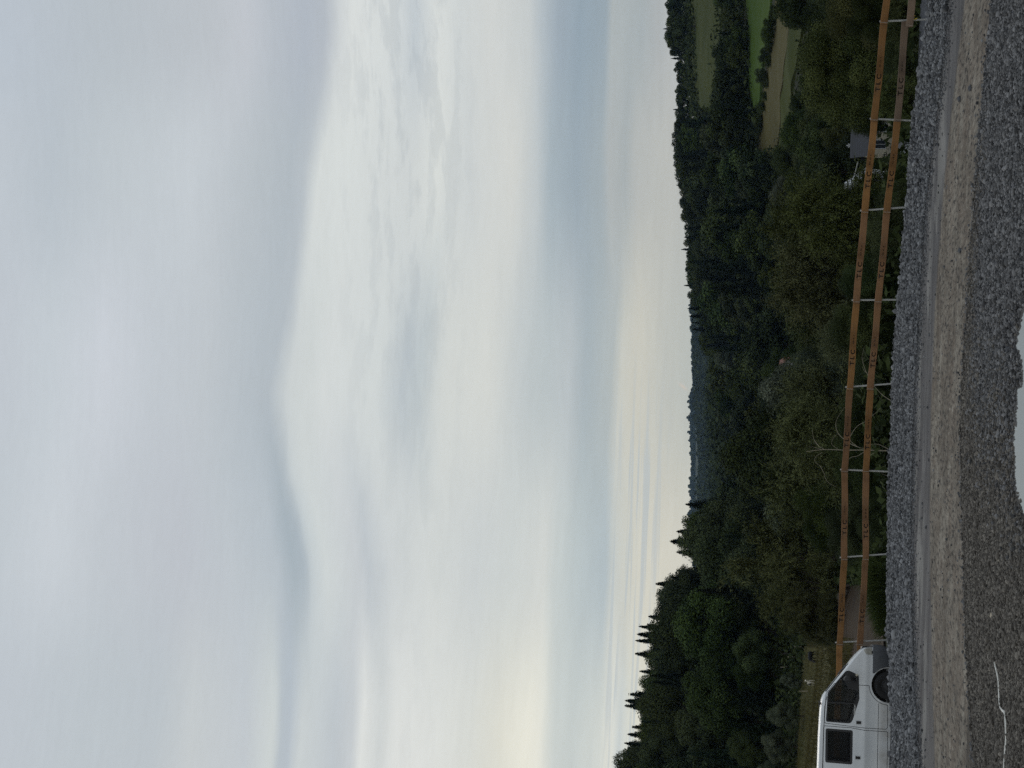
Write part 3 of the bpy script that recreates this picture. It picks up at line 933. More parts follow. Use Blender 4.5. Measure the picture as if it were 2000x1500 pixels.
def solve(x, y, H, ymin=26, ymax=800):
    """where a tree of height H has to stand for its top to show at photo pixel x, y"""
    d = ray(x, y); d = d/d[1]
    Y = np.exp(np.linspace(math.log(ymin), math.log(ymax), 500))
    gap = CAM_H+d[2]*Y-terrain(d[0]*Y, Y)
    ok = np.nonzero(gap <= H)[0]
    if len(ok): k = ok[0]
    else: k = int(np.argmin(gap))
    return d[0]*Y[k], Y[k], gap[k], bool(len(ok))


SKY = [(-80,1292),(0,1295),(70,1290),(100,1304),(150,1314),(230,1311),(262,1304),(300,1308),(400,1320),(450,1328),(500,1332),(545,1335),(590,1341),(640,1352),(690,1368),(800,1372),(880,1372),(950,1366),(975,1350),(1000,1340),(1025,1326),(1060,1309),(1085,1318),(1108,1340),(1125,1300),(1150,1268),(1180,1275),(1215,1256),(1255,1244),(1300,1250),(1325,1244),(1355,1228),(1385,1226),(1430,1232),(1460,1222),(1485,1192),(1510,1190),(1560,1180),(1620,1170)]
def sky_v(y): return float(np.interp(y, [p[0] for p in SKY], [p[1] for p in SKY]))

# pixel regions that trees must leave open (x,y polygons in the photo): fields, roofs, paddock, bank
CLEAR = [
    ([(1459,-80),(1508,-80),(1483,205),(1472,210)], 1e9),
    ([(1522,45),(1540,58),(1541,150),(1502,290),(1485,290)], 1e9),
    ([(1352,-80),(1388,-80),(1384,60),(1378,205),(1368,212)], 1e9),
    ([(1576,1265),(1618,1262),(1625,1520),(1578,1520)], 1e9),
    ([(1660,236),(1690,240),(1704,262),(1704,306),(1690,314),(1662,310)], 138),
    ([(1716,268),(1734,268),(1734,300),(1716,300)], 138),
    ([(1652,334),(1690,330),(1690,352),(1656,370)], 104),
    ([(1532,696),(1550,690),(1556,716),(1536,722)], 250),
    ([(1640,1150),(1735,1150),(1735,1320),(1625,1320)], 1e9),
    ([(1754,276),(1772,280),(1772,300),(1756,296)], 74),
]
def inside(px, py, poly):
    c = False; j = len(poly)-1
    for i in range(len(poly)):
        xi, yi = poly[i]; xj, yj = poly[j]
        if (yi > py) != (yj > py) and px < (xj-xi)*(py-yi)/(yj-yi)+xi: c = not c
        j = i
    return c

def blocked(X, Y, z, H, w):
    """does a tree's outline cover one of the clear regions?"""
    for hz in (0.05, .15, .25, .35, .45, .55, .65, .75, .85, .92, 1.0):
        ww = w*(.5 if hz < .85 else .3 if hz < 1 else .05)
        for k in (-1, -.75, -.5, -.25, 0, .25, .5, .75, 1):
            px, py = project((X+k*ww, Y, z+H*hz))
            for poly, far in CLEAR:
                if Y < far and inside(px, py, poly): return True
    return False

HEROES = [  # photo y of the middle, photo x of the top, kind, distance, width factor, label
    (130, 1542, 'yellow', 38, 1.05, 'leafy yellowish green tree behind the right end of the wooden fence'),
    (15, 1600, 'yellow', 34, 1.0, 'yellow green tree cut by the right edge of the view, behind the fence'),
    (-30, 1556, 'broad', 58, 1.0, 'dark green tree at the right edge, behind the yellow green trees'),
    (205, 1575, 'broad', 50, 0.8, 'dark tree just right of the grey slate roof'),
    (285, 1552, 'broad', 92, 1.0, 'very dark tree right above the grey slate roof'),
    (350, 1560, 'broad', 88, 0.9, 'dark tree above the white ribbed greenhouse'),
    (396, 1614, 'bush', 46, 0.62, 'round olive bush left of the white greenhouse'),
    (425, 1540, 'willow', 46, 1.0, 'olive willow standing right of the tallest willow near the fence'),
    (490, 1494, 'willow', 56, 1.0, 'tall grey green willow behind the middle right of the fence'),
    (555, 1512, 'willow', 50, 1.0, 'feathery dark willow left of the tall grey green willow'),
    (620, 1530, 'broad', 62, 0.9, 'green tree right of the red roofed house'),
    (655, 1600, 'willow', 40, 1.0, 'low willow below the red roofed house'),
    (8, 1508, 'broad', 118, 0.8, 'dark tree at the right edge standing in front of the brown field strip'),
    (690, 1524, 'broad', 98, 0.62, 'small tree covering the right side of the red roofed house'),
    (770, 1478, 'grey', 90, 1.0, 'silvery grey tree left of the red roofed house'),
    (716, 1530, 'grey', 60, 0.75, 'thin grey tree in front of the red roofed house'),
    (800, 1508, 'willow', 52, 1.0, 'olive willow with arching shoots behind the bare sapling'),
    (860, 1520, 'willow', 44, 1.1, 'broad olive willow right behind the bare sapling'),
    (905, 1452, 'broad', 82, 1.0, 'round topped green tree above the bare sapling'),
    (955, 1478, 'willow', 62, 0.9, 'olive tree between the bare sapling and the dark trees'),
    (1000, 1530, 'broad', 50, 1.0, 'dark green tree left of the bare sapling'),
    (1020, 1618, 'grey', 36, 0.9, 'grey green shrub tree close behind the fence, left of the bare sapling'),
    (1080, 1426, 'willow', 66, 1.0, 'tallest olive willow in the thicket right of the white van'),
    (1140, 1480, 'willow', 56, 1.0, 'second olive willow down the slope from the tallest one near the van'),
    (1195, 1525, 'willow', 50, 0.95, 'olive willow above the brown earth bank'),
    (1240, 1572, 'willow', 50, 0.62, 'small olive willow beside the black goat'),
    (1190, 1384, 'grey', 105, 0.9, 'round grey green tree in front of the dark left wood'),
    (1330, 1520, 'grey', 84, 0.9, 'dark leafy shrub tree behind the white goat'),
    (1395, 1496, 'grey', 82, 1.0, 'grey green shrub tree at the far edge of the paddock'),
    (1455, 1478, 'grey', 84, 1.0, 'grey green shrub tree above the van roof'),
    (1510, 1470, 'grey', 86, 1.1, 'grey green shrub tree at the left edge of the view'),
    (985, 1338, 'conifer', 170, 1.3, 'dark lone conifer at the right foot of the left hill'),
    (1057, 1309, 'conifer', 150, 1.8, 'bushy dark conifer standing apart on the left skyline'),
    (1078, 1321, 'conifer', 153, 1.5, 'lower conifer close left of the bushy conifer on the left skyline'),
    (1038, 1322, 'conifer', 152, 1.5, 'lower conifer close right of the bushy conifer on the left skyline'),
    (1025, 1326, 'broad', 160, 0.7, 'dark tree between two conifers at the foot of the left hill'),
]
for (y, x, kind, D, wf, label) in HEROES:
    D = D*1.85
    d = ray(x, y); d = d/d[1]
    H = CAM_H+d[2]*D-terr1(d[0]*D, D)
    plant(kind, d[0]*D, D, H, wf, label)

# trees along the skyline
y = 1565
while y > 1104:
    kind = 'conifer' if random.random() < .66 else 'broad'
    x = sky_v(y)+(random.uniform(-9, 6) if kind == 'conifer' else random.uniform(0, 11))
    D = random.uniform(262, 335)
    d = ray(x, y); d = d/d[1]
    H = CAM_H+d[2]*D-terr1(d[0]*D, D)
    if kind == 'conifer':
        plant('conifer', d[0]*D, D, max(7, H), random.uniform(1.1, 1.85), 'dark spiky conifer on the skyline of the left hill', 'conifers along the left skyline')
    else:
        plant('broad', d[0]*D, D, max(7, H), random.uniform(.7, 1.0), 'dark leafy tree between the conifers on the left skyline', 'leafy trees along the left skyline')
    y -= random.uniform(9, 26)
y = 1570
while y > 1000:
    D = random.uniform(235, 262); x = sky_v(y)+random.uniform(10, 34); d = ray(x, y); d = d/d[1]
    H = CAM_H+d[2]*D-terr1(d[0]*D, D)
    if 7 < H < 22: plant('broad' if random.random() < .7 else 'conifer', d[0]*D, D, H, random.uniform(.8, 1.2), 'dark tree close under the left skyline', 'trees under the left skyline')
    y -= random.uniform(24, 38)
y = 690
while y > -70:
    x = sky_v(y)+random.uniform(-2, 4)+(0 if y > 480 else 2)
    D = random.uniform(660, 740) if y < 330 else random.uniform(600, 680)
    d = ray(x, y); d = d/d[1]
    H = CAM_H+d[2]*D-terr1(d[0]*D, D)
    kind = 'conifer' if random.random() < (.12 if y < 480 else .4) else 'broad'
    plant(kind, d[0]*D, D, max(6, H), random.uniform(.8, 1.15)*(1 if kind == 'broad' else 1.4), 'dark tree on the skyline of the right hill', 'trees along the right skyline')
    y -= random.uniform(10, 17)

# the woods: tops thrown over the picture of each hillside, each standing on the terrain
placed = []
def fill(n, y0, y1, va, vb, hgt, kinds, label, group, gap=.62, tries=9000, wf=(.85, 1.2), ymin=26, ymax=800, seed=1, mind=0):
    rnd = random.Random(seed); k = 0
    for _ in range(tries):
        if k >= n: break
        y = rnd.uniform(y0, y1)
        top = max(va, sky_v(y)+6); x = rnd.uniform(top, vb)
        H = rnd.uniform(*hgt)
        X, Y, g, ok = solve(x, y, H, max(ymin, mind*rnd.uniform(1, 1.25)), ymax)
        if not ok or g < hgt[0]*.6: continue
        H = min(H, g)
        kind = rnd.choice(kinds)
        w = H*(.80 if kind in ('broad', 'yellow', 'grey') else 1.0 if kind == 'willow' else .45 if kind == 'conifer' else 1.3)
        wp = w*FOC/Y*.95
        z = terr1(X, Y)
        if any(abs(y-a) < gap*(wp+c)*.5 and abs(x-b) < gap*.8*(wp+c)*.5 for a, b, c in placed): continue
        if blocked(X, Y, z, H, w): continue
        # keep heroes that stand behind it readable: no nearer tree may cover their tops
        random.seed(rnd.random())
        plant(kind, X, Y, H, rnd.uniform(*wf), label, group)
        placed.append((y, x, wp)); k += 1
    return k

cnt = {}
rnd_ = random.Random(41)
for k in range(13):
    f = (k+rnd_.random()*.8)/13; y = 20+f*255; x = np.interp(y, [20, 275], [1519, 1484])+rnd_.uniform(-2, 2)
    h = terr_hit(x+3, y)
    plant('bush', h[0], h[1], rnd_.uniform(2.0, 4.2), rnd_.uniform(.8, 1.2), 'small dark bush in the hedge line under the bright meadow', 'hedge bushes under the meadow')
cnt['rh'] = fill(95, -70, 680, 1300, 1500, (11, 18), ['broad']*6+['conifer'], 'dark green tree in the wood on the right hillside', 'trees on the right hillside', mind=330, seed=3, wf=(1.0, 1.4), gap=.5)
cnt['mid'] = fill(36, -60, 420, 1440, 1600, (8, 12), ['broad']*5+['yellow', 'grey'], 'green tree in the valley below the right hand fields', 'trees below the fields', mind=150, seed=4, gap=.5)
cnt['mid2'] = fill(18, -70, 330, 1536, 1610, (5, 9), ['broad']*3+['yellow', 'bush'], 'low green tree below the brown field strip', 'low trees below the brown field strip', mind=150, seed=14, gap=.4, wf=(1.0, 1.3))
cnt['ctr'] = fill(48, 420, 1010, 1376, 1560, (10, 16), ['broad']*5+['grey', 'willow'], 'green tree on the valley floor between the two hills', 'trees in the valley', mind=140, seed=5, gap=.46, wf=(1.05, 1.45))
cnt['lh'] = fill(62, 1000, 1560, 1215, 1520, (10, 16), ['broad']*6+['conifer']*3, 'dark tree in the wood on the left hill', 'trees in the left wood', mind=165, seed=6, gap=.5, wf=(.9, 1.3))
cnt['nb'] = fill(34, -40, 1130, 1590, 1722, (1.6, 4.0), ['bush']*2+['broad', 'willow'], 'dark low bush close behind the fence rails', 'bushes behind the fence', mind=42, ymin=42, ymax=110, seed=8, gap=.5)
SC['tree_counts'] = str(cnt)+str(len(TREES)); open('/tmp/tc.txt','w').write(SC['tree_counts'])

# far wood and hills in the blue distance
def ridge(name, pts, D, depth, mat, label, cat, kind, jag=0.0, seed=0):
    base = CAM_H+.035*D
    rng = np.random.default_rng(seed)
    ys = np.linspace(pts[0][0], pts[-1][0], 260)
    vs = np.interp(ys, [p[0] for p in pts], [p[1] for p in pts])
    V = []
    rows = 10
    for r in range(rows+1):
        f = r/rows
        for yv, vv in zip(ys, vs):
            dep = D+depth*(f-1)
            tp = at_depth(vv, yv, D)
            h = base+(tp[2]-base)*math.sin(f*math.pi/2)
            d = ray(vv, yv); d = d/d[1]
            V.append((d[0]*dep, dep, h))
    for yv, vv in zip(ys, vs):
        tp = at_depth(vv, yv, D+depth); d = ray(vv, yv); d = d/d[1]
        V.append((d[0]*(D+depth), D+depth, base-5))
    n = len(ys); i = np.arange((rows+2)*n).reshape(rows+2, n)
    f = np.stack([i[:-1,1:], i[:-1,:-1], i[1:,:-1], i[1:,1:]], -1).reshape(-1, 4)
    return tag(mesh_obj(name, V, f, mat, smooth=True), label, cat, kind=kind)

M['far_field'] = field_mat('far_field', (0.030, 0.042, 0.022), (0.075, 0.080, 0.045), .004)
ridge('hills', [(1130,1362),(1000,1358),(940,1356),(860,1354),(800,1357),(700,1359),(600,1360),(420,1362)], 4600, 900, M['far_field'], 'low blue hills closing the valley far away', 'hills', 'structure', seed=4)
ridge('hills', [(1130,1378),(960,1376),(880,1374),(800,1371),(740,1366),(690,1366),(500,1372)], 2900, 600, M['far_field'], 'nearer dark wooded hill in the valley gap', 'hills', 'structure', seed=5)

def far_wood(name, spec, mat, label, n, size, seed):
    """countless tiny trees on the far ridges as one mass of leaf clumps"""
    rng = np.random.default_rng(seed); Ps, Ts, Ss = [], [], []
    for (pts, D, dep, frac, hmax) in spec:
        m_ = int(n*frac)
        yv = rng.uniform(pts[-1][0], pts[0][0], m_)
        vv = np.interp(yv, [p[0] for p in pts][::-1], [p[1] for p in pts][::-1])
        tree_h = hmax*(0.35+0.65*vnoise(yv/5.0, yv*0, seed))*(0.5+vnoise(yv/26.0, yv*0, seed+9))
        for k in range(m_):
            f = rng.random()**.8
            d = ray(vv[k], yv[k]); d = d/d[1]
            dd = D+dep*(f-1); top = CAM_H+d[2]*D
            b0 = CAM_H+.035*D; h = b0+(top-b0)*math.sin(f*math.pi/2)
            Ps.append((d[0]*dd, dd, h+rng.random()*tree_h[k])); Ts.append(rng.random())
    P = np.array(Ps); N = rng.normal(size=P.shape); N[:, 1] -= 1; N[:, 2] += .6; N /= np.linalg.norm(N, axis=1, keepdims=True)
    V, F, T = leaves_at(P, N, size*rng.uniform(.6, 1.4, len(P)), .7, np.array(Ts), rng)
    return tag(mesh_obj(name, V, F, mat, attrs={'tone': T}), label, 'wood', kind='stuff')

far_wood('far_wood', [([(1130,1362),(1000,1358),(940,1356),(860,1354),(800,1357),(700,1359),(420,1362)], 4600, 500, .45, 17),
                      ([(1130,1378),(960,1376),(880,1374),(800,1371),(740,1366),(690,1366),(500,1372)], 2900, 600, .55, 11)], M['leaf_broad'],
         'dark woods on the far blue hills in the valley gap', 60000, 9, 3)

def valley_wood(n, seed):
    rng = np.random.default_rng(seed)
    Y = np.exp(rng.uniform(math.log(640), math.log(2500), n)); X = rng.uniform(-.10, .08, n)*Y
    crown = np.maximum(0, 1-((np.mod(X/9+vnoise(X/30, Y/30, 2)*3, 1)-.5)**2+(np.mod(Y/14+vnoise(X/30, Y/30, 6)*3, 1)-.5)**2)*3.2)
    h = (2+10*crown*(.5+.8*vnoise(X/22, Y/22, 9)))*(.75+.25*rng.random(n))
    P = np.stack([X, Y, terrain(X, Y)+h], -1)
    N = rng.normal(size=P.shape)*.6+np.array([0, -.5, .8]); N /= np.linalg.norm(N, axis=1, keepdims=True)
    V, F, T = leaves_at(P, N, (1.6+.0014*Y)*rng.uniform(.6, 1.4, n), .7, rng.random(n), rng)
    return tag(mesh_obj('far_wood', V, F, M['leaf_broad'], attrs={'tone': T}), 'continuous dark wood on the valley floor in front of the blue hills', 'wood', kind='stuff')
valley_wood(90000, 12)

# ------------------------------------------------------------------ fence
M['rail_orange'] = None
def wood(name, a, b2):
    m, t, b = material(name)
    co = t.new('ShaderNodeTexCoord').outputs['Object']
    gr = t.noise(t.mapping(co, (1.2, 14, 30)), 2.0, 6, .6)
    sm = t.noise(co, 1.3, 4)
    c = t.mix(t.maprange(gr, .3, .7), a, b2)
    c = t.mix(t.maprange(sm, .45, .68, 0, .75), c, tuple(v*.5 for v in a))
    blot = t.noise(t.mapping(co, (.9, 6, 6)), 2.3, 5, .7)
    c = t.mix(t.maprange(blot, .58, .72, 0, .6), c, (0.16, 0.125, 0.095))
    rnd = t.new('ShaderNodeObjectInfo').outputs['Random']
    c = t.mix(1.0, c, t.maprange(rnd, 0, 1, .82, 1.15), 'MULTIPLY')
    t.l.new(c, b.inputs['Base Color']); b.inputs['Roughness'].default_value = .75; b.inputs['Specular IOR Level'].default_value = .25
    return m
M['rail_orange'] = wood('rail_orange', (0.200, 0.097, 0.033), (0.300, 0.154, 0.056))
M['rail_brown'] = wood('rail_brown', (0.170, 0.088, 0.042), (0.255, 0.138, 0.068))
M['rail_grey'] = wood('rail_grey', (0.160, 0.110, 0.076), (0.240, 0.172, 0.125))
M['ink'] = simple('stamp_ink', (0.018, 0.014, 0.012), .8, .1)
M['galv'] = simple('galvanised_steel', (0.36, 0.36, 0.35), .55, .5, .25, 20, .3)
M['wire'] = simple('tie_wire', (0.33, 0.27, 0.22), .6, .4, .2)
M['strap'] = simple('yellow_strap', (0.55, 0.40, 0.03), .6, .3)

fence = empty('wooden_fence')
tag(fence, 'temporary fence of orange brown boards on thin steel posts along the gravel heap', 'fence')
YP = [-150, 42, 232, 412, 587, 757, 918, 1090, 1256, 1422, 1590]
UP = [1752, 1727, 1708, 1689, 1672.6, 1660, 1650, 1649, 1640, 1635, 1634]
LO = [1799, 1773.5, 1753.5, 1732.5, 1715.6, 1700, 1691, 1690.5, 1680, 1675, 1674]
FA = at_depth(1727, 42, 36.2)[:2]; FB = at_depth(1640, 1256, 41.1)[:2]
def fence_pt(x, y):
    d = ray(x, y); # intersect vertical fence plane
    n = np.array([-(FB-FA)[1], (FB-FA)[0]]); k = (n@FA)/(n@d[:2])
    return EYE+d*k
nrm = np.array([-(FB-FA)[1], (FB-FA)[0]]); nrm = nrm/np.linalg.norm(nrm)
if nrm[1] > 0: nrm = -nrm
NR = Vector((nrm[0], nrm[1], 0))          # towards the camera
LEAN = [0, 4, -4.5, 7, 1, 7, -4, 7, 4.5, 3, 2]

def text_mesh(body, size):
    cu = bpy.data.curves.new('lettering', 'FONT'); cu.body = body; cu.size = size; cu.offset = 0.004
    o = bpy.data.objects.new('tmp', cu); COL.objects.link(o)
    dg = bpy.context.evaluated_depsgraph_get(); dg.update()
    me = bpy.data.meshes.new_from_object(o.evaluated_get(dg))
    bpy.data.objects.remove(o); bpy.data.curves.remove(cu)
    return me
TLC = text_mesh('T L C', 0.150)
cx_ = [v.co.x for v in TLC.vertices]; cy_ = [v.co.y for v in TLC.vertices]
TLCW = max(cx_); TLCH = max(cy_)

for i, y in enumerate(YP):
    a = Vector(fence_pt(UP[i], y)); c = Vector(fence_pt(LO[i], y))
    back = -NR*0.035
    topx = UP[i]-9
    tp = Vector(fence_pt(topx, y))+back
    dl = (Vector(fence_pt(topx+95, y-LEAN[i]))-Vector(fence_pt(topx, y)))
    bt = tp+dl*(1.75/max(.1, -dl.z))
    p = MB(); p.tube([tp, tp+(bt-tp)*.5, bt], .021, 8)
    p.build('post', M['galv'], fence, smooth=True)
YB = YP
def rail(i, which):
    """board between post i+1 (left) and post i (right)"""
    tab = UP if which == 'u' else LO
    pr = Vector(fence_pt(tab[i], YP[i])); pl = Vector(fence_pt(tab[i+1], YP[i+1]))
    if which == 'l' and i == 0: pr = Vector(fence_pt(tab[0], YP[0])); pl = Vector(fence_pt(tab[1]+2.5, YP[1]+5))
    if which == 'l' and i == 1: pr = Vector(fence_pt(tab[1]-4.5, YP[1]-6))
    d = (pr-pl); L = d.length; d.normalize()
    off = NR*(0.022 if not (which == 'l' and i == 0) else 0.058)
    up = Vector((0, 0, 1)); up = (up-d*up.dot(d)).normalized(); nn = d.cross(up)   # towards camera?
    if nn.dot(NR) < 0: nn = -nn
    w = 0.156; th = 0.036
    mb = MB()
    x0, x1 = -0.06, L-0.065
    seg = 10
    r = random.Random(i*7+(which == 'u'))
    vs = []; ph = r.uniform(0, 6)
    for k in range(seg+1):
        x = x0+(x1-x0)*k/seg; dz = 0.007*math.sin(k*.7+ph); dw = .003*math.sin(k*1.3+ph)
        for (zz, yy) in ((-w/2, -th/2), (-w/2+.008, -th/2-.0), (w/2-.006, -th/2), (w/2, -th/2+.006), (w/2, th/2), (-w/2, th/2)):
            vs.append((x, yy, zz+dz+(dw if zz > 0 else -dw)))
    fs = []
    for k in range(seg):
        for q in range(6):
            fs.append((k*6+q, k*6+(q+1) % 6, (k+1)*6+(q+1) % 6, (k+1)*6+q))
    fs += [tuple(range(6)), tuple(range(seg*6+5, seg*6-1, -1))]
    mb.add(vs, fs)
    mat = M['rail_orange'] if (which == 'u' and i in (0, 1, 2, 4, 7, 8)) or (which == 'l' and i in (2, 5, 8)) else M['rail_brown']
    if which == 'l' and i in (0, 1): mat = M['rail_grey']
    o = mb.build('rail', mat, fence)
    mw = Matrix((( d.x, -nn.x, up.x, (pl+off).x), (d.y, -nn.y, up.y, (pl+off).y), (d.z, -nn.z, up.z, (pl+off).z), (0, 0, 0, 1)))
    o.matrix_world = mw
    if which == 'l' and i == 0: o['label'] = 'greyer board lapped over the next one'
    # stamp: the three letters, then a short row of worn marks
    t0 = L*(0.27 if which == 'u' else 0.25)+r.uniform(-.04, .04)
    me = TLC.copy(); sc = 0.40/TLCW; sh = 0.098/TLCH
    for v in me.vertices:
        v.co = Vector((t0+v.co.x*sc, -th/2-.0025, -.049+v.co.y*sh))
    me.materials.clear(); me.materials.append(M['ink'])
    link(bpy.data.objects.new('lettering', me), o)
    mk = MB(); x = t0+.56
    for k in range(11):
        ww = r.uniform(.006, .016)
        if k not in (4, 8): mk.box((x, -th/2-.003, -.012+r.uniform(-.006, .004)), (x+ww, -th/2-.001, .012+r.uniform(-.004, .008)))
        x += ww+r.uniform(.006, .016)
    mk.build('stamp_mark', M['ink'], o)
    # wire tie round board and post at its left end
    tie = MB(); yo = r.uniform(-.004, .004)
    for q in (0, .012):
        tie.box((-.028+q, -th/2-.006, -w/2-.004), (-.022+q, -th/2-.003, w/2+.004))
    tie.build('wire_tie', M['wire'], o)
for i in range(len(YP)-1):
    rail(i, 'u'); rail(i, 'l')
# yellow strap end on the right post, black sleeve at the foot of the post by the van
p = Vector(fence_pt(1783, 38))+NR*.02
s_ = MB(); s_.bar(p, p+Vector((.10, -.02, -.03)), .03, .008); s_.bar(p, p+Vector((.02, -.02, -.09)), .025, .008); s_.build('yellow_strap', M['strap'], fence)

# ------------------------------------------------------------------ bare sapling and shoots behind the fence
def twigs(name, lines, D, label, cat, group=None):
    mb = MB(); rng = random.Random(D*10)
    for pts, r0, dd in lines:
        n = len(pts); P = [Vector(at_depth(px, py, D+dd*(k/(n-1) if n > 1 else 0))) for k, (px, py) in enumerate(pts)]
        Q = []
        for k in range(n-1):            # smooth
            p0 = P[max(k-1, 0)]; p1 = P[k]; p2 = P[k+1]; p3 = P[min(k+2, n-1)]
            for s in range(5):
                u = s/5; Q.append(.5*((2*p1)+(-p0+p2)*u+(2*p0-5*p1+4*p2-p3)*u*u+(-p0+3*p1-3*p2+p3)*u**3))
        Q.append(P[-1])
        mb.tube(Q, [.66*r0*(1-.75*k/len(Q)) for k in range(len(Q))], 6)
    o = mb.build(name, M['pale_twig'], smooth=True)
    return tag(o, label, cat, group)
TW = 1.2
twigs('bare_sapling', [
    ([(1752,880),(1720,880),(1694,879),(1650,879),(1610,878),(1575,882)], .030, .3),
    ([(1610,878),(1598,870),(1590,862)], .012, .2), ([(1604,878),(1590,873),(1578,873)], .010, -.2),
    ([(1690,876),(1676,873),(1661,860),(1663,848),(1675,832),(1692,822),(1712,805),(1720,796)], .015, -.5),
    ([(1676,873),(1660,866),(1640,850),(1633,835),(1634,820),(1645,802),(1652,793)], .014, .5),
    ([(1600,872),(1590,858),(1587,845),(1588,838)], .009, .4), ([(1605,884),(1593,893),(1592,902),(1602,910)], .010, -.3),
    ([(1690,881),(1676,890),(1663,893),(1658,897)], .011, .3), ([(1602,910),(1610,925),(1612,934),(1620,944),(1634,951)], .009, -.4),
    ([(1735,877),(1716,868),(1704,868),(1699,870)], .012, .4), ([(1712,882),(1698,890),(1690,893)], .009, .2),
    ([(1640,879),(1625,868),(1628,855),(1636,848)], .008, -.3)], 41.6,
    'bare pale sapling with arching twigs behind the fence', 'sapling')
twigs('bare_shoot', [
    ([(1745,785),(1733,778),(1722,770),(1708,755)], .020, .1), ([(1697,736),(1690,722),(1685,706),(1684,696),(1688,678)], .011, .2),
    ([(1708,755),(1700,742),(1697,736)], .013, .1), ([(1694,729),(1688,724),(1684,716)], .007, .1), ([(1686,702),(1689,695)], .006, .1)], 40.9,
    'bare bent shoot between two fence posts right of the sapling', 'shoot')
twigs('bare_shoot', [
    ([(1745,938),(1735,930),(1722,925),(1716,920)], .010, .1), ([(1735,930),(1728,936),(1720,938)], .006, .1)], 41.7,
    'short bent shoot low behind the fence left of the sapling', 'shoot')

# ------------------------------------------------------------------ white cord and stones
def on_pad(x, y, lift):
    p = on_plane(x, y, 0.0)
    for _ in range(4): p = on_plane(x, y, float(pad_height(np.array([p[0]]), np.array([p[1]]))[0]))
    return Vector((p[0], p[1], p[2]+lift))
M['cord'] = simple('white_cord', (0.72, 0.71, 0.66), .6, .3, .1)
cord_px = [(1945.5,1294),(1948,1304),(1951,1316),(1953.5,1330),(1954.5,1350),(1955,1368),(1957,1382),(1961,1387.5),(1964.5,1390),(1967,1400),(1968.5,1425),(1969,1445),(1967,1465),(1965.5,1480),(1964,1500),(1963,1530)]
mb = MB(); P = [on_pad(x, y, .02) for x, y in cord_px]
mb.tube(P, [.009, .011, .012, .011, .011, .011, .011, .013, .014, .012, .013, .014, .012, .010, .009, .009], 7)
tag(mb.build('cord', M['cord'], smooth=True), 'white cord lying bent on the gravel at the lower left', 'cord')
def rock(x, y, r, mat, label):
    bm = bmesh.new(); bmesh.ops.create_icosphere(bm, subdivisions=2, radius=r)
    rr = random.Random(x*y)
    for v in bm.verts: v.co *= 1+rr.uniform(-.22, .16); v.co.z *= .65
    p = on_pad(x, y, r*.3)
    me = bpy.data.meshes.new('stone'); bm.to_mesh(me); bm.free(); me.materials.append(mat)
    o = link(bpy.data.objects.new('stone', me)); o.location = p
    tag(o, label, 'stone')
M['rock_pale'] = simple('rock_pale', (0.42, 0.36, 0.28), .85, .2, .2)
M['rock_dark'] = simple('rock_dark', (0.06, 0.063, 0.07), .7, .4, .3)
rock(1939, 1202, .038, M['rock_pale'], 'pale tan stone lying in the brown gravel above the cord')
rock(1779, 1349, .085, M['rock_dark'], 'dark stone at the foot of the heap in front of the van')
rock(1897, 172, .055, M['rock_dark'], 'dark stone on the pale track at the right')
rock(1877, 489, .05, M['rock_dark'], 'small dark stone near the middle of the pale track')
rock(1876, 193, .055, M['rock_dark'], 'dark stone beside the wet strip at the right')

# ------------------------------------------------------------------ buildings among the trees
M['slate'] = None
def courses(name, a, b2, per=4.0, axis=(0, 0, 1)):
    m, t, b = material(name)
    co = t.new('ShaderNodeTexCoord').outputs['Object']
    sp = t.new('ShaderNodeSeparateXYZ'); t.l.new(co, sp.inputs[0])
    f = t.math('FRACT', t.math('MULTIPLY', sp.outputs[2], per))
    c = t.mix(t.maprange(f, .75, .95), a, tuple(v*.35 for v in a))
    c = t.mix(t.maprange(t.noise(co, 1.5, 6, .7), .4, .75, 0, .6), c, b2)
    t.l.new(c, b.inputs['Base Color']); b.inputs['Roughness'].default_value = .7
    return m
M['slate'] = courses('slate', (0.032, 0.033, 0.042), (0.028, 0.032, 0.026), 5.0)
M['red_tile'] = courses('red_tile', (0.21, 0.060, 0.030), (0.10, 0.042, 0.026), 4.0)
M['cream'] = simple('cream_render', (0.36, 0.33, 0.26), .85, .2, .15, 1.2)
M['whitewash'] = simple('whitewash', (0.36, 0.37, 0.38), .7, .3, .12, 1.5)  # white darkened, putting the shade among the trees into the colour
M['white_sheet'] = simple('white_sheet', (0.55, 0.57, 0.60), .5, .4, .12, 1.5)
M['dark_frame'] = simple('dark_frame', (0.03, 0.032, 0.034), .6, .3)
M['dark_glass'] = simple('dark_glass', (0.02, 0.024, 0.03), .12, .6)


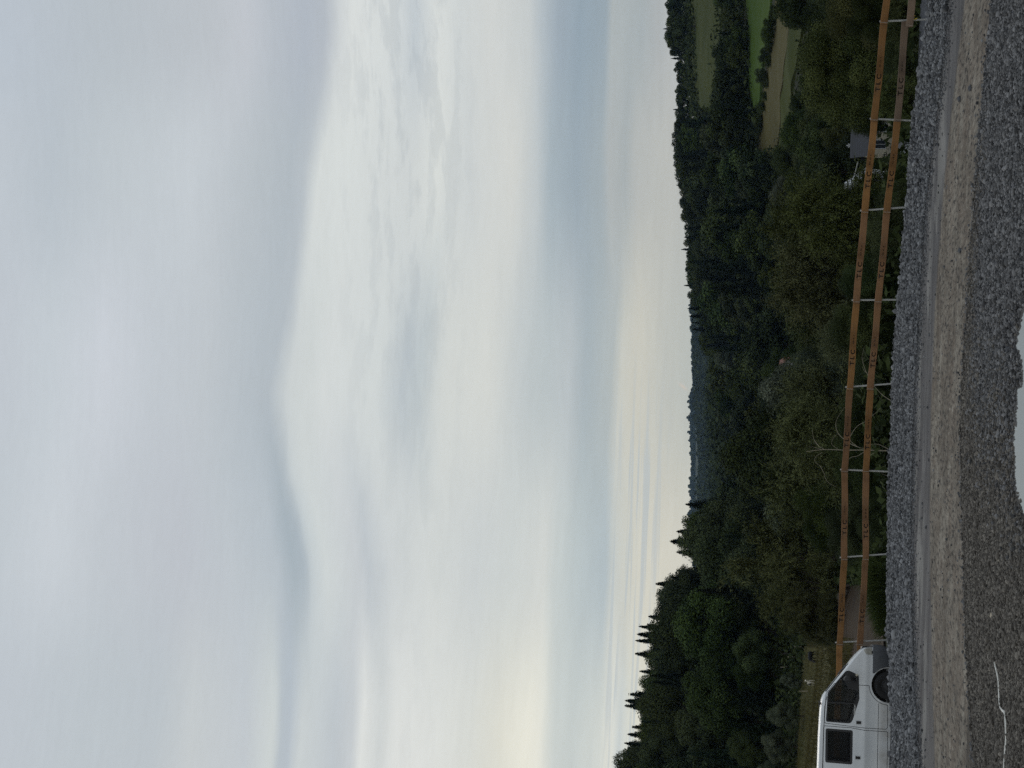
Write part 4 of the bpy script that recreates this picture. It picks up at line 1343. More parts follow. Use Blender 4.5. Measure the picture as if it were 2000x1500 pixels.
def house(name, label, cat, loc, rz, L, W, hw, rise, wallm, roofm, chim=None, wins=(), doors=(), ov=.25):
    """ridge along local x; front (-y) faces the camera; walls closed, roof two slabs"""
    h = empty(name, loc, rz); tag(h, label, cat)
    w = MB()
    w.box((-L/2, -W/2, -.6), (L/2, W/2, hw))
    for s in (-1, 1):
        x = s*L/2
        w.add([(x-.04*s, -W/2, hw), (x-.04*s, W/2, hw), (x-.04*s, 0, hw+rise), (x-.2*s, -W/2, hw), (x-.2*s, W/2, hw), (x-.2*s, 0, hw+rise)],
              [(0, 1, 2), (3, 5, 4), (0, 3, 4, 1), (1, 4, 5, 2), (2, 5, 3, 0)])
    w.build('wall', wallm, h)
    r = MB(); th = .09
    for s in (-1, 1):
        e = (s*(W/2+ov), hw-ov*rise/(W/2)); t_ = (0, hw+rise)
        r.add([(-L/2-ov, e[0], e[1]), (L/2+ov, e[0], e[1]), (L/2+ov, 0.0, t_[1]), (-L/2-ov, 0.0, t_[1]),
               (-L/2-ov, e[0], e[1]+th), (L/2+ov, e[0], e[1]+th), (L/2+ov, s*.003, t_[1]+th), (-L/2-ov, s*.003, t_[1]+th)],
              [(0, 1, 2, 3), (7, 6, 5, 4), (0, 4, 5, 1), (1, 5, 6, 2), (3, 7, 4, 0)])
    roof = r.build('roof', roofm, h)
    if chim:
        c = MB(); c.box((chim-.15, .1, hw+rise*.6), (chim+.15, .4, hw+rise+.22)); c.box((chim-.18, .07, hw+rise+.22), (chim+.18, .43, hw+rise+.27))
        c.tube([(chim, .25, hw+rise+.27), (chim, .25, hw+rise+.42)], .06, 8)
        c.build('chimney', M['whitewash'], roof)
    for (fx, z0, ww, hh, face) in wins:
        f = MB(); g = MB()
        def B(mb, a0, a1, b0, b1, d0, d1):
            if face == 'front': mb.box((a0, -W/2-d1, b0), (a1, -W/2-d0, b1))
            else: mb.box((L/2+d0, a0, b0), (L/2+d1, a1, b1)) if face == 'right' else mb.box((-L/2-d1, a0, b0), (-L/2-d0, a1, b1))
        B(f, fx-ww/2-.06, fx+ww/2+.06, z0-.06, z0, .003, .06); B(f, fx-ww/2-.06, fx+ww/2+.06, z0+hh, z0+hh+.06, .003, .05)
        B(f, fx-ww/2-.06, fx-ww/2, z0, z0+hh, .003, .05); B(f, fx+ww/2, fx+ww/2+.06, z0, z0+hh, .003, .05); B(f, fx-.02, fx+.02, z0, z0+hh, .012, .04)
        fo = f.build('window', M['whitewash'] if wallm != M['whitewash'] else M['dark_frame'], h)
        B(g, fx-ww/2, fx+ww/2, z0, z0+hh, .004, .010); g.build('pane', M['dark_glass'], fo)
    return h

p = at_depth(1676, 260, 140)
house('outbuilding', 'cream walled outbuilding with a grey slate roof half hidden by bushes', 'house', (p[0], 142.4, -5.4), RAD(-4), 3.3, 4.4, 2.5, 1.4, M['cream'], M['slate'], chim=-.7,
      wins=((-.8, 1.0, .7, .9, 'front'), (.7, 1.0, .7, .9, 'front')), ov=.2)
# white ribbed greenhouse: steep sheeted slope with dark ribs
p = at_depth(1652, 362, 105)
gh = empty('greenhouse', (p[0], 106.5, -5.2), RAD(-20)); tag(gh, 'white sheeted greenhouse with dark roof ribs left of the outbuilding', 'greenhouse')
apex = 5.0; ev = 3.7; hwid = 1.0; L = 3.0
w = MB(); w.box((-hwid, -L/2, -.6), (hwid, L/2, ev)); w.add([(-hwid, -L/2+.01, ev), (hwid, -L/2+.01, ev), (0, -L/2+.01, apex), (-hwid, -L/2+.1, ev), (hwid, -L/2+.1, ev), (0, -L/2+.1, apex)], [(0, 1, 2), (3, 5, 4), (0, 3, 4, 1), (1, 4, 5, 2), (2, 5, 3, 0)])
w.build('wall', M['white_sheet'], gh)
r = MB(); rb = MB()
for s in (-1, 1):
    r.add([(s*(hwid+.15), -L/2-.15, ev-.2), (s*(hwid+.15), L/2+.15, ev-.2), (0, L/2+.15, apex), (0, -L/2-.15, apex), (s*(hwid+.15), -L/2-.15, ev-.14), (s*(hwid+.15), L/2+.15, ev-.14), (s*.003, L/2+.15, apex+.06), (s*.003, -L/2-.15, apex+.06)],
          [(0, 1, 2, 3), (7, 6, 5, 4), (0, 4, 5, 1), (3, 2, 6, 7), (0, 3, 7, 4), (1, 5, 6, 2)])
    for k in range(7):
        f = k/6
        q = Vector((s*(hwid+.15)*(1-f), -L/2-.2, ev-.14+(apex+.2-ev)*f+.05)); rb.bar(q, q+Vector((0, L+.4, 0)), .06, .05)
rf = r.build('roof', M['white_sheet'], gh); rb.build('rib', M['dark_frame'], rf)
pl = MB(); a = at_depth(1676, 316, 112); b_ = at_depth(1668, 348, 112)
pl.tube([a, b_], .05, 6); tag(pl.build('pole', M['galv']), 'thin slanting pole between the slate roof and the greenhouse', 'pole')
p = at_depth(1754, 289, 76)
house('shed', 'small white fronted shed just over the gravel edge below the slate roof', 'shed', (p[0], 76.6, p[2]-1.35), RAD(62), 1.0, .95, 1.0, .34, M['white_sheet'], M['dark_frame'], wins=((0, .5, .25, .3, 'front'),), ov=.06)
p = at_depth(1524, 708, 256)
house('red_roofed_house', 'white gabled house with a red tile roof deep among the valley trees', 'house', (p[0], 259.5, -3.6), RAD(82), 7.0, 4.0, 6.6, 2.7, M['whitewash'], M['red_tile'], wins=((.0, 4.6, .8, 1.1, 'left'), (0, 4.6, .8, 1.1, 'right')), ov=.35)
for (px, py, D, sz, lab) in ((1371, 716, 2880, 6.5, 'tiny white farmhouse, the largest of those in the valley gap'), (1369, 693, 2885, 5, 'tiny white farmhouse at the right end of the valley gap'), (1374, 872, 2880, 5, 'tiny white farmhouse at the left end of the valley gap')):
    q = at_depth(px, py, D)
    house('farmhouse', lab, 'house', (q[0], D, q[2]-sz*.5), RAD(20), sz*1.5, sz, sz*.7, sz*.4, M['whitewash'], M['slate'])

# ------------------------------------------------------------------ paddock: earth bank, goats, stakes, grass
patch('earth_bank', [(1737,1560),(1628,1560),(1642,1135),(1737,1135)], M['earth'], 'bare brown earth bank between fence and paddock', 'earth bank', lift=0.07)
M['hair_white'] = simple('hair_white', (0.62, 0.58, 0.50), .9, .1, .12, 12)
M['hair_black'] = simple('hair_black', (0.012, 0.012, 0.013), .8, .2, .2, 12)
M['horn'] = simple('horn', (0.18, 0.15, 0.11), .6, .3)


def goat(label, foot, rz, sc, graze, patchy, base):
    """body one continuous skin: torso, neck, head, four jointed legs, tail and ears"""
    mb = MB()
    mb.tube([(-.46, 0, .60), (-.38, 0, .62), (-.15, 0, .59), (.10, 0, .585), (.28, 0, .60), (.38, 0, .63)], [.07, .135, .17, .165, .15, .09], 12)
    if graze:
        nk = [(.32, 0, .64), (.46, 0, .52), (.55, 0, .36)]; hd = [(.53, 0, .38), (.60, 0, .27), (.66, 0, .15)]; hr = [.065, .062, .035]; er = Vector((.56, 0, .34))
    else:
        nk = [(.32, 0, .66), (.44, 0, .80), (.50, 0, .93)]; hd = [(.46, 0, .95), (.58, 0, .93), (.70, 0, .86)]; hr = [.07, .065, .036]; er = Vector((.48, 0, .98))
    mb.tube(nk, [.115, .085, .065], 10); mb.tube(hd, hr, 10)
    for s in (-1, 1):
        mb.tube([(.30, s*.09, .60), (.30, s*.10, .46), (.32, s*.10, .28), (.31, s*.10, .06), (.33, s*.10, 0)], [.075, .055, .033, .024, .03], 8)
        mb.tube([(-.34, s*.09, .60), (-.30, s*.105, .44), (-.42, s*.10, .29), (-.39, s*.10, .06), (-.37, s*.10, 0)], [.10, .07, .034, .025, .03], 8)
        mb.tube([er+Vector((0, s*.04, 0)), er+Vector((-.03, s*.13, .0)), er+Vector((-.02, s*.17, -.05))], [.022, .026, .010], 6)
    mb.tube([(-.45, 0, .64), (-.53, 0, .66), (-.57, 0, .60)], [.03, .025, .012], 6)
    o = mb.build('tmp', [M['hair_white']], smooth=True)
    md = o.modifiers.new('r', 'REMESH'); md.mode = 'VOXEL'; md.voxel_size = .022
    sm = o.modifiers.new('s', 'SMOOTH'); sm.iterations = 3; sm.factor = .5
    dg = bpy.context.evaluated_depsgraph_get(); dg.update()
    me = bpy.data.meshes.new_from_object(o.evaluated_get(dg)); bpy.data.objects.remove(o)
    me.materials.clear()
    for k in base: me.materials.append(M[k])
    for p_ in me.polygons:
        p_.use_smooth = True
        c = p_.center
        p_.material_index = 1 if patchy and (-.30 < c.x < .16 and c.z > .36 and c.z < .72+.05*math.sin(c.x*20)) or (patchy and c.z < .05) else 0
    g = bpy.data.objects.new('goat', me); link(g)
    g.location = foot; g.rotation_euler = (0, 0, rz); g.scale = (sc, sc, sc)
    tag(g, label, 'goat')
    h = MB()
    for s in (-1, 1):
        h.tube([er+Vector((.02, s*.03, .03)), er+Vector((-.01, s*.05, .11)), er+Vector((-.07, s*.07, .16))], [.016, .012, .004], 6)
    h.build('horn', M['horn'], g, smooth=True)
    return g

f1 = terr_hit(1595, 1334); f2 = terr_hit(1601, 1283)
print('GOATS', f1, f2)
goat('white goat with a dark side standing in the paddock behind the van', (f1[0], f1[1], terr1(f1[0], f1[1])+.1), RAD(-62), 20*f1[1]/FOC, False, True, ('hair_white', 'hair_black'))
goat('black goat with its head lowered in the paddock', (f2[0], f2[1], terr1(f2[0], f2[1])+.1), RAD(-118), 20*f2[1]/FOC/.75, True, False, ('hair_black', 'hair_black'))
M['stake'] = simple('stake_wood', (0.26, 0.23, 0.17), .85, .2, .25, 4)
for (bx, tx, y, lab) in ((1563,1551,1263,'rightmost pale stake at the edge of the paddock'), (1551,1538,1283,'second pale stake from the right at the paddock edge'), (1537,1524,1303,'middle pale stake up the slope from the goats'),
                         (1523,1514,1322,'highest pale stake against the dark bushes'), (1575,1560,1350,'pale stake just left of the white goat')):
    b0 = terr_hit(bx+6, y); D = b0[1]; tp = at_depth(tx, y, D); bt = at_depth(bx+8, y, D)
    s_ = MB(); s_.tube([bt, (np.array(bt)+tp)/2, tp], [.05, .048, .045], 7)
    tag(s_.build('stake', M['stake'], smooth=True), lab, 'stake', 'pale stakes along the paddock')

rng = np.random.default_rng(5)
def grass(name, X, Y, hgt, mat, label, width=.012):
    n = len(X); Z = np.maximum(terrain(X, Y), pad_height(X, Y)*np.where(Y < 43, 1, 0)+np.where(Y < 43, 0, -9))-.05
    a = rng.uniform(0, 6.28, n); ln = rng.normal(0, .35, (n, 2)); h = hgt*rng.uniform(.5, 1.3, n)
    dx, dy = np.cos(a)*width, np.sin(a)*width
    b0 = np.stack([X-dx, Y-dy, Z], -1); b1 = np.stack([X+dx, Y+dy, Z], -1)
    mid = np.stack([X+ln[:, 0]*h*.4, Y+ln[:, 1]*h*.4, Z+h*.6], -1); tip = np.stack([X+ln[:, 0]*h, Y+ln[:, 1]*h, Z+h*.95], -1)
    m0 = mid-np.stack([dx, dy, 0*dx], -1)*.7; m1 = mid+np.stack([dx, dy, 0*dx], -1)*.7
    V = np.stack([b0, b1, m1, m0, tip, tip], 1).reshape(-1, 3)
    i = np.arange(n)[:, None]*6
    F = np.concatenate([i+np.array([0, 1, 2, 3]), i+np.array([3, 2, 4, 5])])
    o = mesh_obj(name, V, F, mat, attrs={'tone': np.repeat(rng.random(n), 6)})
    return tag(o, label, 'grass', kind='stuff')
M['leaf_grass'] = leaf_material('leaf_grass', (0.030, 0.046, 0.010), (0.085, 0.115, 0.028), .01, .1)
M['leaf_dry'] = leaf_material('leaf_dry', (0.045, 0.046, 0.014), (0.12, 0.105, 0.04), .01, .1)
q0 = at_depth(1720, 1120, 41)[0]; q1 = at_depth(1720, 1248, 41)[0]
X = rng.uniform(q1, q0, 16000); Y = rng.uniform(41.8, 46, 16000)
k = fbm(X*1.2, Y*1.2, 8, 3) > -.12
grass('grass', X[k], Y[k], .5+.5*np.clip((X[k]-q1)/(q0-q1), 0, 1), M['leaf_grass'], 'green tussock grass growing behind the gravel heap beside the van')
X = rng.uniform(-50, -10, 90000); Y = rng.uniform(78, 155, 90000)
k = (X/Y < -.155) & (fbm(X*.3, Y*.6, 4, 3) > -.2)
grass('paddock_grass', X[k], Y[k], .35, M['leaf_dry'], 'rough yellowish grass of the paddock', .03)
# weeds and dark undergrowth leaves over the slope so that bare terrain never shows smooth
n = 330000
Y = np.exp(rng.uniform(math.log(41.5), math.log(1300), n)); X = rng.uniform(-.30, .30, n)*Y
k = ~((X/Y < -.12) & (Y < 155)) & ((fbm(X*.35, Y*.35, 14, 4) > -.1) | (Y > 150))
X, Y = X[k], Y[k]
def np_project(P):
    q = P-EYE; w = q@_f
    return 1000-FOC*(q@_u)/w, 750-FOC*(q@_r)/w
k = np.ones(len(X), bool)
for up in (.2, 1.0, 2.5, 4.0):
    gx, gy = np_project(np.stack([X, Y, terrain(X, Y)+up*(.4+.6*np.clip((Y-150)/150, 0, 1))], -1))
    for poly, far in CLEAR:
        c_in = np.zeros(len(X), bool); j = len(poly)-1
        for i in range(len(poly)):
            xi, yi = poly[i]; xj, yj = poly[j]
            if yi != yj: c_in ^= ((yi > gy) != (yj > gy)) & (gx < (xj-xi)*(gy-yi)/(yj-yi)+xi)
            j = i
        k &= ~(c_in & (Y < far))
X, Y = X[k], Y[k]
hh = rng.random(len(X))**1.5*(.5+1.2*vnoise(X*.3, Y*.3, 3))*(1+np.clip((Y-150)/150, 0, 1)*3*vnoise(X*.12, Y*.12, 8))
P = np.stack([X, Y, terrain(X, Y)+hh], -1); N = rng.normal(size=P.shape)+np.array([0, -.3, .8]); N /= np.linalg.norm(N, axis=1, keepdims=True)
V, F, T = leaves_at(P, N, (.16+.0026*Y)*rng.uniform(.6, 1.5, len(P)), .5, rng.random(len(P)), rng)
tag(mesh_obj('ground_cover', V, F, M['leaf_broad'], attrs={'tone': T}), 'dark leafy ground cover on the slope below the fence', 'ground cover', kind='stuff')

# ------------------------------------------------------------------ van
def glass_mat(name, tint, refl=.10):
    m = bpy.data.materials.new(name); m.use_nodes = True; t = NT(m.node_tree)
    m.node_tree.nodes.remove(m.node_tree.nodes['Principled BSDF'])
    tr = t.new('ShaderNodeBsdfTransparent'); tr.inputs[0].default_value = (*tint, 1)
    gl = t.new('ShaderNodeBsdfGlossy'); gl.inputs['Roughness'].default_value = .03
    fr = t.new('ShaderNodeFresnel'); fr.inputs[0].default_value = 1.22
    mx = t.new('ShaderNodeMixShader'); t.l.new(fr.outputs[0], mx.inputs[0]); t.l.new(tr.outputs[0], mx.inputs[1]); t.l.new(gl.outputs[0], mx.inputs[2])
    t.l.new(mx.outputs[0], m.node_tree.nodes['Material Output'].inputs[0])
    return m
m, t, b = material('van_paint')
co = t.new('ShaderNodeTexCoord').outputs['Object']; sp = t.new('ShaderNodeSeparateXYZ'); t.l.new(co, sp.inputs[0])
dirt = t.math('MULTIPLY', t.maprange(sp.outputs[2], .35, .75, 1, 0, smooth=True), t.maprange(t.noise(co, 3, 6, .65), .3, .65))
c = t.mix(t.maprange(t.noise(co, 1.4, 5), .3, .7), (0.60, 0.62, 0.64), (0.67, 0.69, 0.705))
c = t.mix(t.math('MULTIPLY', dirt, .6), c, (0.30, 0.26, 0.21))
t.l.new(c, b.inputs['Base Color']); b.inputs['Roughness'].default_value = .32; b.inputs['Coat Weight'].default_value = .25; b.inputs['Coat Roughness'].default_value = .12
M['van_paint'] = m
M['bumper'] = simple('bumper_plastic', (0.075, 0.080, 0.090), .6, .4, .15)
M['black_trim'] = simple('black_trim', (0.012, 0.012, 0.013), .45, .4)
M['tyre'] = simple('tyre_rubber', (0.022, 0.022, 0.023), .85, .2, .2, 20)
M['steel_rim'] = simple('steel_rim', (0.030, 0.030, 0.032), .7, .3, .0)
M['lamp_glass'] = simple('lamp_glass', (0.36, 0.35, 0.31), .12, .7, .12, 10)
M['indicator'] = simple('indicator_lens', (0.65, 0.60, 0.48), .2, .5)
M['glass'] = glass_mat('van_glass', (0.60, 0.63, 0.64))
M['glass_dark'] = glass_mat('van_glass_dark', (0.42, 0.45, 0.46))
M['fabric'] = simple('seat_fabric', (0.055, 0.056, 0.06), .9, .1, .2, 20)
M['cabin'] = simple('cabin_lining', (0.10, 0.10, 0.10), .9, .1)
M['sticker'] = simple('sticker_white', (0.6, 0.6, 0.58), .7, .2)
M['bulb'] = simple('lens_red', (0.3, 0.02, 0.015), .25, .5)

GZ0 = -0.20
van = empty('van'); tag(van, 'white panel van with grey bumper parked behind the gravel heap', 'van')
# local frame: +x forward, right side (towards the camera) is -y, origin on the ground at the front bumper
YAW = RAD(10)
nearfront = at_depth(1720, 1264.5, 38.5)
org = np.array([nearfront[0], nearfront[1], GZ0]) + np.array([-math.sin(YAW)*.86, math.cos(YAW)*.86, 0])
van.location = org; van.rotation_euler = (0, 0, YAW)

TOPS = [(0.0, .80), (.03, .93), (.085, 1.00), (.20, 1.105), (.32, 1.20), (.43, 1.275), (.46, 1.30), (.70, 1.475), (.95, 1.66), (1.17, 1.82), (1.24, 1.862), (1.34, 1.895), (1.6, 1.925), (2.2, 1.945), (3.0, 1.95), (3.8, 1.94), (4.4, 1.915), (4.60, 1.88), (4.68, 1.75), (4.72, 1.40), (4.73, 1.0)]
def top_at(s): return float(np.interp(s, [a for a, _ in TOPS], [b_ for _, b_ in TOPS]))
def half_at(s): return float(np.interp(s, [0, .03, .10, .25, .5, .8, 4.3, 4.6, 4.70, 4.73], [.70, .78, .85, .89, .912, .92, .92, .90, .85, .80]))
def side_w(z): return float(np.interp(z, [.25, .40, .55, .575, .80, .85, .90, .96, 1.05, 1.25, 1.5, 1.75, 1.86, 1.95], [.955, .972, .980, .975, .985, 1.0, 1.0, .985, .980, .955, .905, .850, .815, .77]))
def loft(inset=0.0, s0=0.0, s1=4.73, name='loft'):
    st = sorted(set([a for a, _ in TOPS]+[.14, .26, .38, .58, .82, 1.06, 1.45, 1.9, 2.6, 3.4, 4.1]+[s0, s1])); st = [a for a in st if s0 <= a <= s1]
    zs = [.27, .34, .45, .55, .575, .68, .80, .85, .90, .96, 1.05, 1.15, 1.25, 1.37, 1.5, 1.62, 1.75, 1.84]
    rings = []
    for s in st:
        zt = top_at(s)-inset; hw = half_at(s)-inset
        zl = [z for z in zs]
        zmax = zt-.045
        if zs[-1] > zmax:          # squeeze the side points under the bonnet or windscreen line
            zl = [z if z < .60 else .60+(z-.60)*max(.02, (zmax-.60))/(1.84-.60) for z in zs]
        if inset: zl = [max(z, .40) for z in zl]; zl = [z+1e-4*i for i, z in enumerate(zl)]
        half = [(0, zl[0]-.02), (hw*.80, zl[0]-.02)] + [(hw*side_w(z), z) for z in zl]
        wt = half[-1][0]
        half += [(wt*.975, zt-.022), (wt*.93, zt-.006), (wt*.80, zt+.006), (wt*.4, zt+.018), (0, zt+.022)]
        ring = half + [(-y_, z) for y_, z in half[-2:0:-1]]
        rings.append([(-s, y_, z) for y_, z in ring])
    n = len(rings[0]); mb = MB(); vs = [p_ for r_ in rings for p_ in r_]; fs = []
    for i in range(len(rings)-1):
        for k in range(n): fs.append((i*n+k, i*n+(k+1) % n, (i+1)*n+(k+1) % n, (i+1)*n+k))
    fs += [tuple(range(n)), tuple(range((len(rings)-1)*n+n-1, (len(rings)-1)*n-1, -1))]
    mb.add(vs, fs)
    return mb.build(name, M['van_paint'])
def rounded(poly, r=.05, k=4):
    out = []
    n = len(poly)
    for i in range(n):
        p0 = Vector(poly[i-1]); p1 = Vector(poly[i]); p2 = Vector(poly[(i+1) % n])
        a = (p0-p1); b_ = (p2-p1); d_ = min(r, a.length*.45, b_.length*.45); a.normalize(); b_.normalize()
        for j in range(k+1):
            f = j/k; out.append(tuple((p1+a*d_)*(1-f)**2+p1*2*f*(1-f)+(p1+b_*d_)*f*f))
    return out
def cutter(poly, y0, y1, name='cut'):
    mb = MB(); mb.prism([(-s, z) for s, z in poly], y0, y1); return mb.build(name, M['black_trim'])
def grow(poly, d_):
    c = Vector((sum(p_[0] for p_ in poly)/len(poly), sum(p_[1] for p_ in poly)/len(poly)))
    n = len(poly); out = []
    area = sum(poly[i][0]*poly[(i+1) % n][1]-poly[(i+1) % n][0]*poly[i][1] for i in range(n))
    sg = 1 if area > 0 else -1
    for i in range(n):
        p0 = Vector(poly[i-1]); p1 = Vector(poly[i]); p2 = Vector(poly[(i+1) % n])
        e0 = (p1-p0).normalized(); e1 = (p2-p1).normalized()
        n0 = Vector((e0.y, -e0.x))*sg; n1 = Vector((e1.y, -e1.x))*sg
        b_ = (n0+n1); b_ = b_/max(.3, b_.length_squared)*2 if b_.length > 1e-6 else n0
        out.append(tuple(p1+b_*d_))
    return out
def boolean(o, cuts, op='DIFFERENCE', free=True):
    for c in cuts:
        md = o.modifiers.new('b', 'BOOLEAN'); md.operation = op; md.object = c; md.solver = 'EXACT'
    dg = bpy.context.evaluated_depsgraph_get(); dg.update()
    me = bpy.data.meshes.new_from_object(o.evaluated_get(dg))
    o.modifiers.clear(); o.data = me
    if free:
        for c in cuts: bpy.data.objects.remove(c)
    return o
WIN_F = rounded([(.70, 1.045), (1.27, 1.02), (1.78, 1.165), (1.865, 1.22), (1.865, 1.80), (1.16, 1.775), (.62, 1.36), (.60, 1.28)], .05)
WIN_M = rounded([(2.02, 1.155), (2.83, 1.150), (2.83, 1.79), (2.02, 1.80)], .05)
WIN_R = rounded([(3.10, 1.150), (4.20, 1.150), (4.20, 1.77), (3.10, 1.79)], .06)
DOOR_F = [(.93, 1.62), (.935, .9)]+[(.9+.47*math.cos(a_), .33+.47*math.sin(a_)) for a_ in np.linspace(RAD(86), RAD(3), 12)]+[(1.90, .34), (1.94, .38), (1.945, .9), (1.93, 1.2), (1.90, 1.80), (1.87, 1.835), (1.19, 1.812)]
DOOR_S = rounded([(2.00, .335), (3.02, .335), (3.02, 1.85), (1.965, 1.85), (1.965, 1.2), (2.0, .9)], .04)

shell = loft(0, name='shell')
cav = loft(.045, .50, 4.66, 'cav')
def arch(sx, r):
    return [(sx+r*math.cos(a_), .33+r*math.sin(a_)) for a_ in np.linspace(-.6, math.pi+.6, 24)]
cuts = [cav]
for sx in (.90, 3.82):
    for s in (-1, 1): cuts.append(cutter(arch(sx, .415), s*.62, s*1.1))
boolean(shell, cuts)
# windscreen opening and rear window
a0 = Vector((.53, 1.348)); a1 = Vector((1.155, 1.805)); dn = Vector((a1.y-a0.y, -(a1.x-a0.x))).normalized()*.12
cuts = [cutter([a0-dn, a1-dn, a1+dn, a0+dn], -.66, .66)]
cuts.append(cutter([(4.5, 1.1), (4.9, 1.1), (4.9, 1.7), (4.5, 1.7)], -.62, .62))
for W_ in (WIN_F, WIN_M, WIN_R):
    for s in (-1, 1): cuts.append(cutter(W_, s*.55, s*1.1))
boolean(shell, cuts)
doors = []
for DP, nm in ((DOOR_F, 'door'), (DOOR_S, 'sliding_door')):
    d_ = bpy.data.objects.new(nm, shell.data.copy()); link(d_)
    boolean(d_, [cutter(grow(DP, -.006), -1.1, -.6)], 'INTERSECT')
    doors.append(d_)
boolean(shell, [cutter(grow(DP, .007), -1.1, -.6) for DP in (DOOR_F, DOOR_S)])
for o in [shell]+doors:
    o.data.materials.clear(); o.data.materials.append(M['van_paint'])
    o.data.polygons.foreach_set('material_index', np.zeros(len(o.data.polygons), dtype=np.int32))
    o.data.polygons.foreach_set('use_smooth', np.ones(len(o.data.polygons), dtype=bool))
    o.data.set_sharp_from_angle(angle=RAD(30)); o.parent = van
shell.name = 'body'
# dark liner behind the door seams, floor and wheel tubs
inner = loft(.070, .52, 4.64, 'liner')
lc = [cutter([(-.2, .5), (5, .5), (5, 2.2), (-.2, 2.2)], -.70, .70)]
fl = MB(); fl.box((-4.6, -.86, .28), (-.05, .86, .34)); fl.build('floor_pan', M['black_trim'], van)
bpy.data.objects.remove(inner)
for c in lc: bpy.data.objects.remove(c)
seam = MB()
for DP in (DOOR_F, DOOR_S):
    n = len(DP)
    for i in range(n):
        (s0, z0), (s1, z1) = DP[i], DP[(i+1) % n]
        for (q, r_) in (((s0, z0), (s1, z1)),):
            y0 = -(half_at(q[0])*side_w(q[1])-.030); y1 = -(half_at(r_[0])*side_w(r_[1])-.030)
            if abs(q[0]-r_[0])+abs(q[1]-r_[1]) > 1e-3: seam.bar((-q[0], y0, q[1]), (-r_[0], y1, r_[1]), .03, .012, up=(0, 1, .01))
seam.build('door_seal', M['black_trim'], van)

def pane(poly, name, mat, parent, side=-1, inset=.018, rim=None, thick=.004):
    """glass that follows the side of the body, with an optional black rim"""
    pts = [(-s, side*(half_at(s)*side_w(z)-inset), z) for s, z in poly]
    n = len(pts); c = np.mean(pts, 0)
    mb = MB(); vs = pts+[(p_[0], p_[1]-side*thick, p_[2]) for p_ in pts]
    mb.add(vs, [tuple(range(n)), tuple(range(2*n-1, n-1, -1))]+[(i, i+n, (i+1) % n+n, (i+1) % n) for i in range(n)])
    o = mb.build(name, mat, parent)
    if rim:
        inn = grow(poly, -rim)
        r_ = MB()
        P = [(-s, side*(half_at(s)*side_w(z)-inset+.010), z) for s, z in poly]; Q = [(-s, side*(half_at(s)*side_w(z)-inset+.010), z) for s, z in inn]
        P2 = [(p_[0], p_[1]-side*.008, p_[2]) for p_ in P]; Q2 = [(p_[0], p_[1]-side*.008, p_[2]) for p_ in Q]
        r_.add(P+Q+P2+Q2, [(i, (i+1) % n, (i+1) % n+n, i+n) for i in range(n)]+[(i+2*n, i+3*n, (i+1) % n+3*n, (i+1) % n+2*n) for i in range(n)]+[(i+n, (i+1) % n+n, (i+1) % n+3*n, i+3*n) for i in range(n)])
        r_.build('window_seal', M['black_trim'], o)
    return o
for s in (-1, 1):
    wf_ = pane(WIN_F, 'window', M['glass'], van, s, rim=.030)
    wm_ = pane(WIN_M, 'window', M['glass_dark'], van, s, rim=.055)
    pane(WIN_R, 'window', M['glass_dark'], van, s, rim=.055)
    # black quarter panel in front of the opening glass, divider bar, lower black band with a worn white marking
    def sp_(s_, z, off): return (-s_, s*(half_at(s_)*side_w(z)-off), z)
    q = MB(); poly = [(.715, 1.06), (1.10, 1.045), (1.02, 1.30), (.80, 1.42), (.64, 1.335), (.63, 1.28)]
    q.add([sp_(a_, z, .006) for a_, z in poly]+[sp_(a_, z, .012) for a_, z in poly], [tuple(range(6)), tuple(range(11, 5, -1))]+[(i, i+6, (i+1) % 6+6, (i+1) % 6) for i in range(6)])
    q.build('quarter_panel', M['black_trim'], van)
    q = MB(); q.bar(sp_(1.385, 1.06, .008), sp_(1.40, 1.79, .008), .03, .012, up=(1, 0, 0)); q.build('divider_bar', M['black_trim'], wf_)
    q = MB(); poly = [(1.13, 1.035), (1.29, 1.03), (1.79, 1.18), (1.84, 1.24), (1.55, 1.165), (1.26, 1.105)]
    q.add([sp_(a_, z, .004) for a_, z in poly]+[sp_(a_, z, .010) for a_, z in poly], [tuple(range(6)), tuple(range(11, 5, -1))]+[(i, i+6, (i+1) % 6+6, (i+1) % 6) for i in range(6)])
    q.build('lower_band', M['black_trim'], wf_)
if True:
    q = MB(); r = random.Random(3)
    for k in range(11):
        s_ = 1.42+k*.022; z = 1.125+(s_-1.29)*.0+.0
        y_ = -(half_at(s_)*side_w(z)+.004)
        q.box((-s_-.007-r.random()*.006, y_-.002, z-.012-r.random()*.01), (-s_+.004, y_, z+.010+r.random()*.012))
    q.build('window_sticker', M['sticker'], wf_ if False else van)
q = MB(); ws = .045
q.add([(-(.53), -.64, 1.348), (-(.53), .64, 1.348), (-1.155, .62, 1.805), (-1.155, -.62, 1.805)], [(0, 1, 2, 3)])
q.build('windscreen', M['glass'], van)
q = MB(); q.add([(-4.70, -.62, 1.1), (-4.70, .62, 1.1), (-4.675, .62, 1.7), (-4.675, -.62, 1.7)], [(0, 1, 2, 3)]); q.build('rear_window', M['glass_dark'], van)
